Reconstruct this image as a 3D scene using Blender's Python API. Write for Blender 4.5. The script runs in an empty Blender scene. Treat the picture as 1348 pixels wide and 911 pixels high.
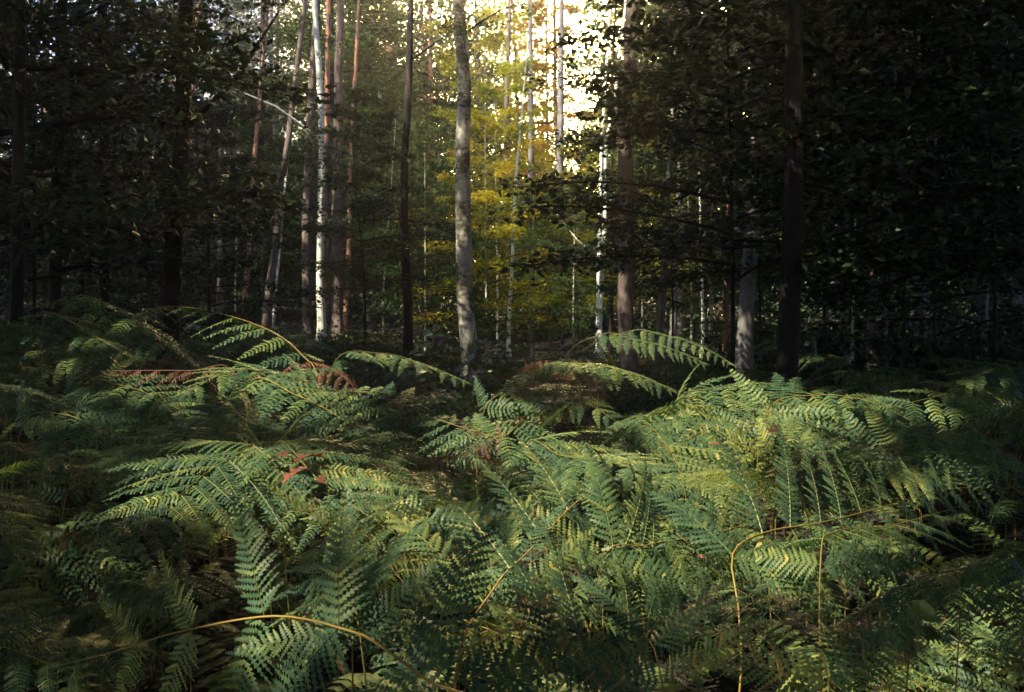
import bpy, math, random
import numpy as np
from mathutils import Vector, Matrix
random.seed(7)
rng = np.random.default_rng(11)
C = bpy.context.scene.collection
SC = bpy.context.scene
R = math.radians

# ------------------------------------------------------------------ camera, sky, sun, exposure
F = 1300.0; PW, PH = 1348.0, 911.0; HZ = 400.0; CAMZ = 1.75
cam = bpy.data.cameras.new('camera')
cam.sensor_width = 36; cam.lens = F / PW * 36
cam.shift_y = -(PH / 2 - HZ) / PW
cam.clip_start = 0.05; cam.clip_end = 1500
co = bpy.data.objects.new('camera', cam); C.objects.link(co)
co.location = (0, 0, CAMZ); co.rotation_euler = (R(90), 0, 0)
SC.camera = co

SUN_EL = 44.0
S_AZ = Vector((-0.80, -0.60, 0)).normalized()          # horizontal direction towards the sun
SUN = Vector((S_AZ.x * math.cos(R(SUN_EL)), S_AZ.y * math.cos(R(SUN_EL)), math.sin(R(SUN_EL))))
w = bpy.data.worlds.new('World'); SC.world = w; w.use_nodes = True
nt = w.node_tree; nt.nodes.clear()
def N(t, kind, **kw):
    n = t.nodes.new(kind)
    for k, v in kw.items():
        setattr(n, k, v)
    return n
sky = N(nt, 'ShaderNodeTexSky', sky_type='NISHITA', sun_disc=False)
sky.sun_elevation = R(SUN_EL); sky.sun_rotation = math.atan2(SUN.x, SUN.y)
sky.air_density = 1.0; sky.dust_density = 1.0; sky.ozone_density = 3.0
geo = N(nt, 'ShaderNodeTexCoord')
dot = N(nt, 'ShaderNodeVectorMath', operation='DOT_PRODUCT')
gd = Vector(((748 - 674) / F, 1, (HZ - 60) / F)).normalized()
dot.inputs[1].default_value = gd
nt.links.new(geo.outputs['Generated'], dot.inputs[0])
mr = N(nt, 'ShaderNodeMapRange', interpolation_type='SMOOTHERSTEP')
mr.inputs['From Min'].default_value = math.cos(R(19)); mr.inputs['From Max'].default_value = 1.0
nt.links.new(dot.outputs['Value'], mr.inputs['Value'])
pw = N(nt, 'ShaderNodeMath', operation='POWER'); pw.inputs[1].default_value = 2.0
nt.links.new(mr.outputs['Result'], pw.inputs[0])
glow = N(nt, 'ShaderNodeMixRGB', blend_type='ADD')
gl2 = N(nt, 'ShaderNodeMixRGB', blend_type='MULTIPLY'); gl2.inputs[0].default_value = 1
gl2.inputs[1].default_value = (330, 228, 90, 1)
nt.links.new(pw.outputs[0], gl2.inputs[2])
glow.inputs[0].default_value = 1
nt.links.new(sky.outputs['Color'], glow.inputs[1]); nt.links.new(gl2.outputs[0], glow.inputs[2])
bg = N(nt, 'ShaderNodeBackground'); bg.inputs['Strength'].default_value = 0.15
nt.links.new(glow.outputs[0], bg.inputs['Color'])
out = N(nt, 'ShaderNodeOutputWorld'); nt.links.new(bg.outputs[0], out.inputs['Surface'])

sl = bpy.data.lights.new('sun', 'SUN'); sl.energy = 5.0; sl.angle = R(0.5); sl.color = (1.0, 0.86, 0.60)
so = bpy.data.objects.new('sun', sl); C.objects.link(so)
so.rotation_euler = SUN.to_track_quat('Z', 'Y').to_euler()
so.location = SUN * 60

SC.view_settings.view_transform = 'Standard'; SC.view_settings.look = 'None'
SC.view_settings.exposure = 1.55; SC.view_settings.gamma = 1
SC.render.engine = 'CYCLES'
SC.cycles.use_denoising = True
SC.cycles.max_bounces = 6; SC.cycles.diffuse_bounces = 3; SC.cycles.glossy_bounces = 2
SC.cycles.transmission_bounces = 4; SC.cycles.transparent_max_bounces = 4
SC.cycles.sample_clamp_indirect = 6
SC.cycles.use_adaptive_sampling = True; SC.cycles.adaptive_threshold = 0.012

# ------------------------------------------------------------------ helpers
def P(px, py, Y):
    return Vector(((px - 674) / F * Y, Y, CAMZ + (HZ - py) / F * Y))
def sm(a, b, x):
    t = np.clip((np.asarray(x, float) - a) / (b - a), 0, 1)
    return t * t * (3 - 2 * t)
def ground(x, y):
    x = np.asarray(x, float); y = np.asarray(y, float)
    near = 0.72 * sm(0.2, 4.2, -x) * sm(2.0, 6.5, y) + 0.35 * sm(6, 20, -x) + 0.22 * sm(0.6, 3.5, x) * sm(3.5, 6.5, y) + 0.25 * sm(8, 20, x)
    far = 0.45 * sm(25, 45, y) + 2.5 * sm(60, 160, y)
    bump = 0.05 * np.sin(x * 1.3 + 1.0) * np.cos(y * 0.9) + 0.03 * np.sin(x * 3.1 + y * 2.3)
    return near + far + bump
def gz(x, y): return float(ground(x, y))

def mesh_np(name, verts, faces, mats, midx=None, smooth=False):
    """verts (n,3); faces: list of (m,k) int arrays"""
    me = bpy.data.meshes.new(name)
    verts = np.asarray(verts, dtype=np.float32)
    me.vertices.add(len(verts)); me.vertices.foreach_set('co', verts.ravel())
    if not isinstance(faces, (list, tuple)): faces = [faces]
    faces = [np.asarray(f, dtype=np.int32) for f in faces if len(f)]
    loops = np.concatenate([f.ravel() for f in faces])
    cnt = np.concatenate([np.full(len(f), f.shape[1], dtype=np.int32) for f in faces])
    st = np.concatenate([[0], np.cumsum(cnt)[:-1]]).astype(np.int32)
    me.loops.add(len(loops)); me.loops.foreach_set('vertex_index', loops)
    me.polygons.add(len(cnt)); me.polygons.foreach_set('loop_start', st)
    try: me.polygons.foreach_set('loop_total', cnt)
    except Exception: pass
    for m in mats: me.materials.append(m)
    if midx is not None: me.polygons.foreach_set('material_index', np.asarray(midx, dtype=np.int32))
    me.polygons.foreach_set('use_smooth', np.full(len(cnt), smooth, dtype=bool))
    me.update(calc_edges=True); me.validate()
    return me
def link(name, me, parent=None, mat=None):
    o = bpy.data.objects.new(name, me); C.objects.link(o)
    if parent is not None: o.parent = parent
    if mat is not None: o.matrix_local = mat
    return o
def tag(o, label=None, cat=None, group=None, kind=None):
    if label: o['label'] = label
    if cat: o['category'] = cat
    if group: o['group'] = group
    if kind: o['kind'] = kind
    return o
def empty(name, loc, label=None, cat=None, group=None):
    o = bpy.data.objects.new(name, None); C.objects.link(o); o.location = loc
    o.empty_display_size = 0.1
    return tag(o, label, cat, group)
def copy_tree(o, parent=None):
    c = o.copy(); C.objects.link(c)
    if parent is not None: c.parent = parent
    for ch in o.children: copy_tree(ch, c)
    return c

class Geo:
    """collects tubes and leaf cards of one mesh"""
    def __init__(s): s.v = []; s.f3 = []; s.f4 = []; s.m3 = []; s.m4 = []; s.n = 0
    def add(s, v, f, m=0):
        v = np.asarray(v, float); f = np.asarray(f, int) + s.n
        s.v.append(v); s.n += len(v)
        if f.shape[1] == 3: s.f3.append(f); s.m3.append(np.full(len(f), m))
        else: s.f4.append(f); s.m4.append(np.full(len(f), m))
    def mesh(s, name, mats, smooth=False):
        fs = []; ms = []
        if s.f3: fs.append(np.concatenate(s.f3)); ms.append(np.concatenate(s.m3))
        if s.f4: fs.append(np.concatenate(s.f4)); ms.append(np.concatenate(s.m4))
        return mesh_np(name, np.concatenate(s.v), fs, mats, np.concatenate(ms), smooth)

def tube_np(pts, rad, sides=8, rough=0.0, seed=0, flare=0):
    pts = np.asarray(pts, float); n = len(pts); rad = np.asarray(rad, float)
    d = np.gradient(pts, axis=0); d /= np.linalg.norm(d, axis=1)[:, None] + 1e-9
    ref = np.array([0, 1.0, 0]) if abs(d[0][1]) < 0.8 else np.array([1.0, 0, 0])
    a = np.cross(d, ref); a /= np.linalg.norm(a, axis=1)[:, None] + 1e-9
    b = np.cross(d, a)
    ang = np.linspace(0, 2 * math.pi, sides, endpoint=False)
    rr = np.repeat(rad[:, None], sides, 1)
    if rough:
        r_ = np.random.default_rng(seed)
        low = r_.normal(0, 1, (max(2, n // 5 + 2), sides))
        idx = np.linspace(0, len(low) - 1.001, n); i0 = idx.astype(int); fr = (idx - i0)[:, None]
        lown = low[i0] * (1 - fr) + low[i0 + 1] * fr
        rr = rr * (1 + rough * (0.7 * lown + 0.35 * r_.normal(0, 1, (n, sides))))
    v = pts[:, None, :] + rr[..., None] * (np.cos(ang)[None, :, None] * a[:, None, :] + np.sin(ang)[None, :, None] * b[:, None, :])
    v = v.reshape(-1, 3)
    i = np.arange(n - 1)[:, None] * sides; j = np.arange(sides)[None, :]; k = (j + 1) % sides
    f = np.stack([i + j, i + k, i + sides + k, i + sides + j], -1).reshape(-1, 4)
    return v, f
def smooth_path(pts, n):
    pts = [Vector(p) for p in pts]
    if len(pts) == 2: pts = [pts[0], (pts[0] + pts[1]) / 2, pts[1]]
    A = np.array([tuple(p) for p in pts]); d = np.linalg.norm(np.diff(A, axis=0), axis=1)
    t = np.concatenate([[0], np.cumsum(d)]); t /= t[-1]
    e = np.concatenate([[2 * A[0] - A[1]], A, [2 * A[-1] - A[-2]]])
    te = np.linspace(0, 1, n); outp = []
    for x in te:
        k = min(max(np.searchsorted(t, x, side='right') - 1, 0), len(A) - 2)
        u = (x - t[k]) / (t[k + 1] - t[k] + 1e-9)
        p0, p1, p2, p3 = e[k], e[k + 1], e[k + 2], e[k + 3]
        outp.append(0.5 * ((2 * p1) + (-p0 + p2) * u + (2 * p0 - 5 * p1 + 4 * p2 - p3) * u * u + (-p0 + 3 * p1 - 3 * p2 + p3) * u ** 3))
    return np.array(outp)

# ------------------------------------------------------------------ materials
def mat_base(name):
    m = bpy.data.materials.new(name); m.use_nodes = True
    t = m.node_tree; t.nodes.clear()
    o = N(t, 'ShaderNodeOutputMaterial')
    return m, t, o
def ramp(t, stops):
    r = N(t, 'ShaderNodeValToRGB'); e = r.color_ramp.elements
    while len(e) > 1: e.remove(e[-1])
    e[0].position = stops[0][0]; e[0].color = (*stops[0][1], 1)
    for p, c in stops[1:]:
        x = e.new(p); x.color = (*c, 1)
    return r
def leaf_mat(name, cols, trans=0.3, rough=0.5, scale=9.0, obj_w=0.5, spec=0.35, tint=(1.15, 1.25, 0.6), rust=None):
    """cols: colour stops, chosen by object, by piece and by noise"""
    m, t, o = mat_base(name)
    oi = N(t, 'ShaderNodeObjectInfo'); tc = N(t, 'ShaderNodeTexCoord'); g = N(t, 'ShaderNodeNewGeometry')
    nz = N(t, 'ShaderNodeTexNoise'); nz.inputs['Scale'].default_value = scale; nz.inputs['Detail'].default_value = 3
    t.links.new(tc.outputs['Object'], nz.inputs['Vector'])
    mp = N(t, 'ShaderNodeMath', operation='MULTIPLY'); mp.inputs[1].default_value = obj_w
    t.links.new(oi.outputs['Random'], mp.inputs[0])
    ml = N(t, 'ShaderNodeMath', operation='MULTIPLY'); ml.inputs[1].default_value = 0.35
    t.links.new(g.outputs['Random Per Island'], ml.inputs[0])
    mn = N(t, 'ShaderNodeMath', operation='MULTIPLY_ADD'); mn.inputs[1].default_value = 0.9; mn.inputs[2].default_value = -0.3
    t.links.new(nz.outputs['Fac'], mn.inputs[0])
    a1 = N(t, 'ShaderNodeMath', operation='ADD'); a2 = N(t, 'ShaderNodeMath', operation='ADD')
    t.links.new(mp.outputs[0], a1.inputs[0]); t.links.new(ml.outputs[0], a1.inputs[1])
    t.links.new(a1.outputs[0], a2.inputs[0]); t.links.new(mn.outputs[0], a2.inputs[1])
    r = ramp(t, cols); t.links.new(a2.outputs[0], r.inputs[0])
    if rust:                                              # single leaflets gone rusty
        nr = N(t, 'ShaderNodeTexNoise'); nr.inputs['Scale'].default_value = 2.2; nr.inputs['Detail'].default_value = 2
        t.links.new(g.outputs['Position'], nr.inputs['Vector'])
        ra = N(t, 'ShaderNodeMath', operation='MULTIPLY_ADD'); ra.inputs[1].default_value = 0.9
        t.links.new(nr.outputs['Fac'], ra.inputs[0]); t.links.new(g.outputs['Random Per Island'], ra.inputs[2])
        rs = N(t, 'ShaderNodeMapRange'); rs.inputs['From Min'].default_value = rust; rs.inputs['From Max'].default_value = rust + .25
        t.links.new(ra.outputs[0], rs.inputs['Value'])
        rm = N(t, 'ShaderNodeMixRGB'); rm.inputs[2].default_value = (0.22, 0.11, 0.05, 1)
        t.links.new(rs.outputs[0], rm.inputs[0]); t.links.new(r.outputs[0], rm.inputs[1]); r = rm
    p = N(t, 'ShaderNodeBsdfPrincipled'); p.inputs['Roughness'].default_value = rough
    p.inputs['Specular IOR Level'].default_value = spec
    t.links.new(r.outputs[0], p.inputs['Base Color'])
    tr = N(t, 'ShaderNodeBsdfTranslucent')
    mx = N(t, 'ShaderNodeMixRGB', blend_type='MULTIPLY'); mx.inputs[0].default_value = 1
    mx.inputs[2].default_value = (*tint, 1)
    t.links.new(r.outputs[0], mx.inputs[1]); t.links.new(mx.outputs[0], tr.inputs['Color'])
    sh = N(t, 'ShaderNodeMixShader'); sh.inputs[0].default_value = trans
    t.links.new(p.outputs[0], sh.inputs[1]); t.links.new(tr.outputs[0], sh.inputs[2])
    t.links.new(sh.outputs[0], o.inputs['Surface'])
    return m
def bark_mat(name, stops, kind='furrow', bump=0.5, sc=1.0):
    m, t, o = mat_base(name)
    tc = N(t, 'ShaderNodeTexCoord'); mp = N(t, 'ShaderNodeMapping')
    g = N(t, 'ShaderNodeNewGeometry')
    mp.inputs['Scale'].default_value = {'furrow': (26 * sc, 26 * sc, 5 * sc), 'lenticel': (7, 7, 46), 'smooth': (9, 9, 14)}[kind]
    t.links.new(g.outputs['Position'], mp.inputs['Vector'])
    n1 = N(t, 'ShaderNodeTexNoise'); n1.inputs['Scale'].default_value = 1; n1.inputs['Detail'].default_value = 6; n1.inputs['Roughness'].default_value = 0.65
    t.links.new(mp.outputs[0], n1.inputs['Vector'])
    n2 = N(t, 'ShaderNodeTexNoise'); n2.inputs['Scale'].default_value = 1.3; n2.inputs['Detail'].default_value = 3
    t.links.new(g.outputs['Position'], n2.inputs['Vector'])
    a = N(t, 'ShaderNodeMath', operation='MULTIPLY_ADD'); a.inputs[1].default_value = 0.7; 
    mm = N(t, 'ShaderNodeMath', operation='MULTIPLY_ADD'); mm.inputs[1].default_value = 0.9; mm.inputs[2].default_value = -0.3
    t.links.new(n2.outputs['Fac'], mm.inputs[0]); t.links.new(n1.outputs['Fac'], a.inputs[0]); t.links.new(mm.outputs[0], a.inputs[2])
    r = ramp(t, stops); t.links.new(a.outputs[0], r.inputs[0])
    p = N(t, 'ShaderNodeBsdfPrincipled'); p.inputs['Roughness'].default_value = 0.85; p.inputs['Specular IOR Level'].default_value = 0.2
    b = N(t, 'ShaderNodeBump'); b.inputs['Strength'].default_value = bump; b.inputs['Distance'].default_value = 0.05
    t.links.new(n1.outputs['Fac'], b.inputs['Height']); t.links.new(b.outputs[0], p.inputs['Normal'])
    t.links.new(r.outputs[0], p.inputs['Base Color']); t.links.new(p.outputs[0], o.inputs['Surface'])
    return m
M = {}
M['fern'] = leaf_mat('fern_green', [(0.0, (0.020, 0.052, 0.040)), (0.4, (0.050, 0.105, 0.058)), (0.75, (0.13, 0.185, 0.06)), (1.0, (0.33, 0.32, 0.10))], 0.27, 0.48, 5.0, 0.42, 0.3, rust=1.50)
M['fern_gold'] = leaf_mat('fern_yellowing', [(0.0, (0.09, 0.16, 0.035)), (0.5, (0.19, 0.23, 0.05)), (1.0, (0.34, 0.22, 0.09))], 0.38, 0.5, 6.0, 0.4, rust=1.42)
M['fern_brown'] = leaf_mat('fern_dead', [(0.0, (0.07, 0.028, 0.022)), (0.5, (0.13, 0.065, 0.048)), (1.0, (0.30, 0.17, 0.12))], 0.2, 0.7, 6.0, 0.4, 0.2, (1.2, 0.9, 0.7))
M['rachis'] = leaf_mat('fern_stalk', [(0.0, (0.12, 0.10, 0.025)), (0.5, (0.24, 0.175, 0.04)), (1.0, (0.34, 0.2, 0.06))], 0.1, 0.45, 3.0, 0.6)
M['rachis_green'] = leaf_mat('fern_stalk_green', [(0.0, (0.05, 0.07, 0.02)), (0.6, (0.13, 0.13, 0.035)), (1.0, (0.26, 0.18, 0.05))], 0.1, 0.5, 3.0, 0.6)
M['rib'] = leaf_mat('fern_rib', [(0.0, (0.06, 0.09, 0.025)), (0.7, (0.12, 0.14, 0.04)), (1.0, (0.22, 0.20, 0.06))], 0.1, 0.5, 4.0, 0.6)
M['rachis_brown'] = leaf_mat('fern_stalk_brown', [(0.0, (0.09, 0.04, 0.02)), (1.0, (0.24, 0.12, 0.06))], 0.05, 0.6, 3.0, 0.6)
M['beech'] = leaf_mat('beech_leaf', [(0.0, (0.022, 0.048, 0.016)), (0.5, (0.045, 0.085, 0.02)), (0.9, (0.10, 0.11, 0.025)), (1.0, (0.16, 0.10, 0.03))], 0.32, 0.5, 0.7, 0.4)
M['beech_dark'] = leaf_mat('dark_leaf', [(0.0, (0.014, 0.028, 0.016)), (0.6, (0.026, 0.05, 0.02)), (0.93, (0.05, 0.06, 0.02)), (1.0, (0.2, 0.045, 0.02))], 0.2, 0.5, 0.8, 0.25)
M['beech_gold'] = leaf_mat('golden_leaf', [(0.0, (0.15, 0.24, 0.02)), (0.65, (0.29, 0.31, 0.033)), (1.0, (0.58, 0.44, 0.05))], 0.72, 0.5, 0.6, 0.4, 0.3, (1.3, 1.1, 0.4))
M['needle'] = leaf_mat('larch_needle', [(0.0, (0.16, 0.14, 0.03)), (1.0, (0.40, 0.26, 0.05))], 0.45, 0.6, 0.8, 0.3, 0.2, (1.3, 1.0, 0.4))
M['conif'] = leaf_mat('conifer_needle', [(0.0, (0.02, 0.04, 0.02)), (1.0, (0.05, 0.08, 0.03))], 0.15, 0.6, 0.8, 0.3, 0.2)
M['oak'] = leaf_mat('fallen_leaf', [(0.0, (0.05, 0.016, 0.014)), (0.6, (0.12, 0.035, 0.026)), (1.0, (0.26, 0.11, 0.07))], 0.2, 0.55, 14.0, 0.4, 0.3, (1.2, 0.8, 0.6))
M['bramble'] = leaf_mat('bramble_leaf', [(0.0, (0.035, 0.08, 0.03)), (0.8, (0.08, 0.14, 0.04)), (1.0, (0.22, 0.20, 0.03))], 0.2, 0.4, 8.0, 0.5)
M['pale_leaf'] = leaf_mat('pale_leaf', [(0.0, (0.08, 0.13, 0.09)), (1.0, (0.18, 0.23, 0.17))], 0.2, 0.35, 6.0, 0.4, 0.6)
M['grass'] = leaf_mat('grass', [(0.0, (0.05, 0.07, 0.02)), (0.5, (0.15, 0.12, 0.035)), (1.0, (0.32, 0.17, 0.07))], 0.3, 0.6, 2.0, 0.2)
M['litter'] = leaf_mat('litter', [(0.0, (0.012, 0.009, 0.008)), (0.7, (0.03, 0.018, 0.014)), (1.0, (0.10, 0.045, 0.03))], 0.05, 0.8, 3.0, 0.2, 0.2)
M['bark_beech'] = bark_mat('beech_bark', [(0.2, (0.04, 0.04, 0.035)), (0.42, (0.12, 0.115, 0.09)), (0.5, (0.36, 0.35, 0.31)), (0.7, (0.60, 0.59, 0.53))], 'smooth', 0.35)
M['bark_birch'] = bark_mat('birch_bark', [(0.0, (0.03, 0.03, 0.03)), (0.34, (0.12, 0.12, 0.11)), (0.42, (0.60, 0.63, 0.58)), (0.9, (0.80, 0.82, 0.76))], 'lenticel', 0.3)
M['bark_pine'] = bark_mat('pine_bark', [(0.15, (0.04, 0.028, 0.026)), (0.4, (0.10, 0.078, 0.08)), (0.6, (0.18, 0.145, 0.14)), (0.8, (0.28, 0.23, 0.22))], 'furrow', 1.0)
M['bark_orange'] = bark_mat('orange_pine_bark', [(0.15, (0.10, 0.05, 0.035)), (0.45, (0.17, 0.11, 0.10)), (0.56, (0.46, 0.21, 0.13)), (0.8, (0.60, 0.31, 0.20))], 'furrow', 0.7, 0.5)
M['bark_grey'] = bark_mat('grey_bark', [(0.15, (0.05, 0.048, 0.055)), (0.5, (0.17, 0.165, 0.18)), (0.8, (0.33, 0.33, 0.34))], 'furrow', 0.7, 0.7)
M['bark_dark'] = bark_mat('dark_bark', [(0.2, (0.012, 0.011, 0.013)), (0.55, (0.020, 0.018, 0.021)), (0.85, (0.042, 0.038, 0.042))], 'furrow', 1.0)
M['wood_pale'] = bark_mat('pale_deadwood', [(0.1, (0.2, 0.17, 0.14)), (0.5, (0.45, 0.40, 0.34)), (0.9, (0.62, 0.57, 0.50))], 'furrow', 0.5)

# ------------------------------------------------------------------ ground
def ground_mat():
    m, t, o = mat_base('forest_floor')
    g = N(t, 'ShaderNodeNewGeometry')
    n1 = N(t, 'ShaderNodeTexNoise'); n1.inputs['Scale'].default_value = 6; n1.inputs['Detail'].default_value = 8
    n2 = N(t, 'ShaderNodeTexVoronoi'); n2.inputs['Scale'].default_value = 16
    t.links.new(g.outputs['Position'], n1.inputs['Vector']); t.links.new(g.outputs['Position'], n2.inputs['Vector'])
    a = N(t, 'ShaderNodeMath', operation='MULTIPLY'); t.links.new(n1.outputs['Fac'], a.inputs[0]); t.links.new(n2.outputs['Distance'], a.inputs[1])
    r = ramp(t, [(0.05, (0.007, 0.006, 0.006)), (0.25, (0.017, 0.013, 0.011)), (0.5, (0.045, 0.028, 0.02))])
    t.links.new(a.outputs[0], r.inputs[0])
    p = N(t, 'ShaderNodeBsdfPrincipled'); p.inputs['Roughness'].default_value = 0.95
    t.links.new(r.outputs[0], p.inputs['Base Color'])
    b = N(t, 'ShaderNodeBump'); b.inputs['Strength'].default_value = 0.8; b.inputs['Distance'].default_value = 0.04
    t.links.new(a.outputs[0], b.inputs['Height']); t.links.new(b.outputs[0], p.inputs['Normal'])
    t.links.new(p.outputs[0], o.inputs['Surface']); return m
def axis_pts():
    a = np.concatenate([np.linspace(0, 24, 81), 24 + np.cumsum(0.4 * 1.09 ** np.arange(60))])
    return np.concatenate([-a[:0:-1], a])
ax = axis_pts(); nx = len(ax)
X, Y_ = np.meshgrid(ax, ax + 8)
V = np.stack([X.ravel(), Y_.ravel(), ground(X, Y_).ravel()], 1)
i = (np.arange(nx - 1)[:, None] * nx + np.arange(nx - 1)[None, :]).ravel()
tag(link('ground', mesh_np('ground', V, np.stack([i, i + 1, i + nx + 1, i + nx], 1), [ground_mat()], smooth=True)), kind='structure')

# ------------------------------------------------------------------ bracken
def comb_leaf(teeth, L, W, depth=0.45):
    """one serrated pinnule, root at the origin along +x: verts, faces (tris)"""
    v = [(0, 0, 0)]; f = []
    mid = []; n = teeth
    for k in range(n + 1):
        s = k / n; v.append((s * L, 0, 0)); mid.append(len(v) - 1)
    for side in (1, -1):
        for k in range(n):
            s0, s1 = k / n, (k + 1) / n
            env = W * math.sin(math.pi * min(1, 0.12 + 0.5 * (s0 + 0.25))) * (1 - s0) ** 0.55 * 1.25
            e = len(v)
            v.append(((s0 + 0.08 / n) * L, side * env * (1 - depth) * .55, 0.0))
            v.append(((s0 + 0.85 / n) * L, side * env, -0.10 * env))
            v.append(((s0 + 1.0 / n) * L, side * env * (1 - depth), 0.0))
            a, b = mid[k], mid[k + 1]
            q = [(a, b, e + 2), (a, e + 2, e + 1), (a, e + 1, e)]
            f += q if side < 0 else [x[::-1] for x in q]
    return np.array(v, float), np.array(f)
def pinna_mesh(seed, wide, mats, curl=0.0, teeth=7, coarse=False):
    r = np.random.default_rng(seed); g = Geo()
    n = 18 if wide else 13 if coarse else 24
    droop = r.uniform(0.10, 0.28) + curl * 0.5
    bend = r.normal(0, 0.05)
    def mid(s): return np.array([s * (1 - 0.12 * s * droop), bend * s * s, -droop * s ** 2.0 * (0.8 if not curl else 1.4)])
    ss = np.linspace(0, 1, 9)
    v, f = tube_np([mid(s) for s in ss], 0.0045 * (1 - 0.8 * ss) + 0.0008, 3)
    g.add(v, f, 1)
    for k in range(n):
        s = (k + 0.6) / (n + 0.3)
        l = (0.26 if wide else 0.19 if coarse else 0.165) * (1 - s) ** 0.8 * min(1, 0.62 + 1.5 * s) + 0.012
        wdt = (0.46 if wide else 0.40 if coarse else 0.46) / n * (1 - 0.2 * s)
        for side in (1, -1):
            lv, lf = comb_leaf((teeth if s < 0.75 else 3) if wide else 3, l * r.uniform(0.88, 1.1), wdt * (1 if not curl else 0.75), 0.5 if wide else 0.22)
            th = R((60 if wide else 66) - 14 * s) + r.normal(0, 0.06)
            twist = r.normal(0, 0.16) + (r.normal(0, 0.7) if curl else 0)
            dr = r.uniform(0.05, 0.5) + curl * r.uniform(1.0, 3.0)
            x, y, z = lv[:, 0], lv[:, 1], lv[:, 2]
            z2 = z * math.cos(twist) + y * math.sin(twist); y2 = y * math.cos(twist) - z * math.sin(twist)
            z2 = z2 - dr * x * x / max(l, .02) * 0.9
            if curl: x = x * 0.85
            c, sn = math.cos(th), math.sin(th)
            px = x * c + y2 * sn * (1 if side > 0 else 1); py = (x * sn - y2 * c) * side
            o = mid(s)
            vv = np.stack([px + o[0], py + o[1], z2 + o[2] + 0.002 * side], 1)
            g.add(vv, lf if side < 0 else lf[:, ::-1], 0)
    return g.mesh('pinna', mats)
PM = {}
for kind, (lm, rm, curl) in {'green': ('fern', 'rib', 0), 'gold': ('fern_gold', 'rib', 0.05), 'brown': ('fern_brown', 'rachis_brown', 0.35)}.items():
    PM[kind] = {'wide': [pinna_mesh(100 + q, True, [M[lm], M[rm]], curl) for q in range(5)],
                'slim': [pinna_mesh(200 + q, False, [M[lm], M[rm]], curl) for q in range(5)],
                'coarse': [pinna_mesh(260 + q, False, [M[lm], M[rm]], curl, coarse=True) for q in range(5)]}

def build_frond(root, path, kind='green', plen=0.34, pairs=12, base_t=0.0, seed=0, up=(0, 0, 1), wide_until=0.15, thick=0.003, droop=0.25, raise_=0.0, yellow=False, coarse=False, stalk=None, brown_from=None):
    """path: points (local to root) of the leafy rachis, base to tip; stalk: points of the bare stipe below it"""
    r = np.random.default_rng(seed)
    if stalk is None: allp = pts = smooth_path(path, 40)
    else:
        allp = smooth_path(list(stalk) + list(path), 64)
        q0 = int(np.argmin(np.linalg.norm(allp - np.array(tuple(path[0])), axis=1)))
        seg_ = allp[q0:]; ix = np.linspace(0, len(seg_) - 1.001, 40); i0_ = ix.astype(int); fr_ = (ix - i0_)[:, None]
        pts = seg_[i0_] * (1 - fr_) + seg_[np.minimum(i0_ + 1, len(seg_) - 1)] * fr_
    n = len(allp); rad = np.linspace(thick * (1.35 if stalk is not None else 1.1), thick * 0.22, n)
    v, f = tube_np(allp, rad, 6)
    link('stalk', mesh_np('stalk', v, f, [M['rachis_brown' if kind == 'brown' else 'rachis' if yellow else 'rachis_green']], smooth=True), root)
    up = np.array(up, float)
    seg = np.linalg.norm(np.diff(pts, axis=0), axis=1); cum = np.concatenate([[0], np.cumsum(seg)]); cum /= cum[-1]
    for k in range(pairs + 1):
        t = 1 - (1 - k / (pairs + 0.0)) ** 1.15 if k < pairs else 0.93
        t = base_t + (1 - base_t) * min(t, 0.95) 
        q = min(np.searchsorted(cum, t), 38)
        p = pts[q]; tg = pts[q + 1] - pts[max(q - 1, 0)]; tg /= np.linalg.norm(tg)
        nn = up - tg * (up @ tg); nn /= np.linalg.norm(nn) + 1e-9
        lat = np.cross(tg, nn)
        tt = (t - base_t) / (1 - base_t)
        L = plen * (1 - tt) ** 0.72 * min(1, 0.85 + 1.5 * tt) + 0.03
        sides = (1, -1) if k < pairs else (0,)
        for side in sides:
            if side and r.random() < 0.03: continue
            if side == 0:
                xd = tg; yd = lat; L2 = max(plen * 0.16, 0.05)
            else:
                a = R(r.normal(68 - 22 * tt, 4))
                xd = lat * side * math.sin(a) + tg * math.cos(a) + nn * (raise_ + r.normal(0, 0.06)) - np.array([0, 0, 1]) * droop * 0.25
                L2 = L * r.uniform(0.9, 1.1)
            xd = xd / np.linalg.norm(xd)
            zn = nn + lat * r.normal(0, 0.12) + tg * r.normal(0, 0.10)
            zn = zn - xd * (zn @ xd); zn /= np.linalg.norm(zn)
            yd = np.cross(zn, xd)
            kk = kind
            if brown_from is not None and tt > brown_from: kk = 'brown'
            me = PM[kk]['coarse' if coarse else 'wide' if tt < wide_until else 'slim'][r.integers(5)]
            mt = Matrix(((xd[0], yd[0], zn[0], 0), (xd[1], yd[1], zn[1], 0), (xd[2], yd[2], zn[2], 0), (0, 0, 0, 1)))
            mt = mt @ Matrix.Diagonal((L2, L2 * r.uniform(0.9, 1.15), L2, 1))
            mt.translation = Vector(p - nn * 0.002 + xd * 0.002)
            link('pinna', me, root, mt)
    return root

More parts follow.
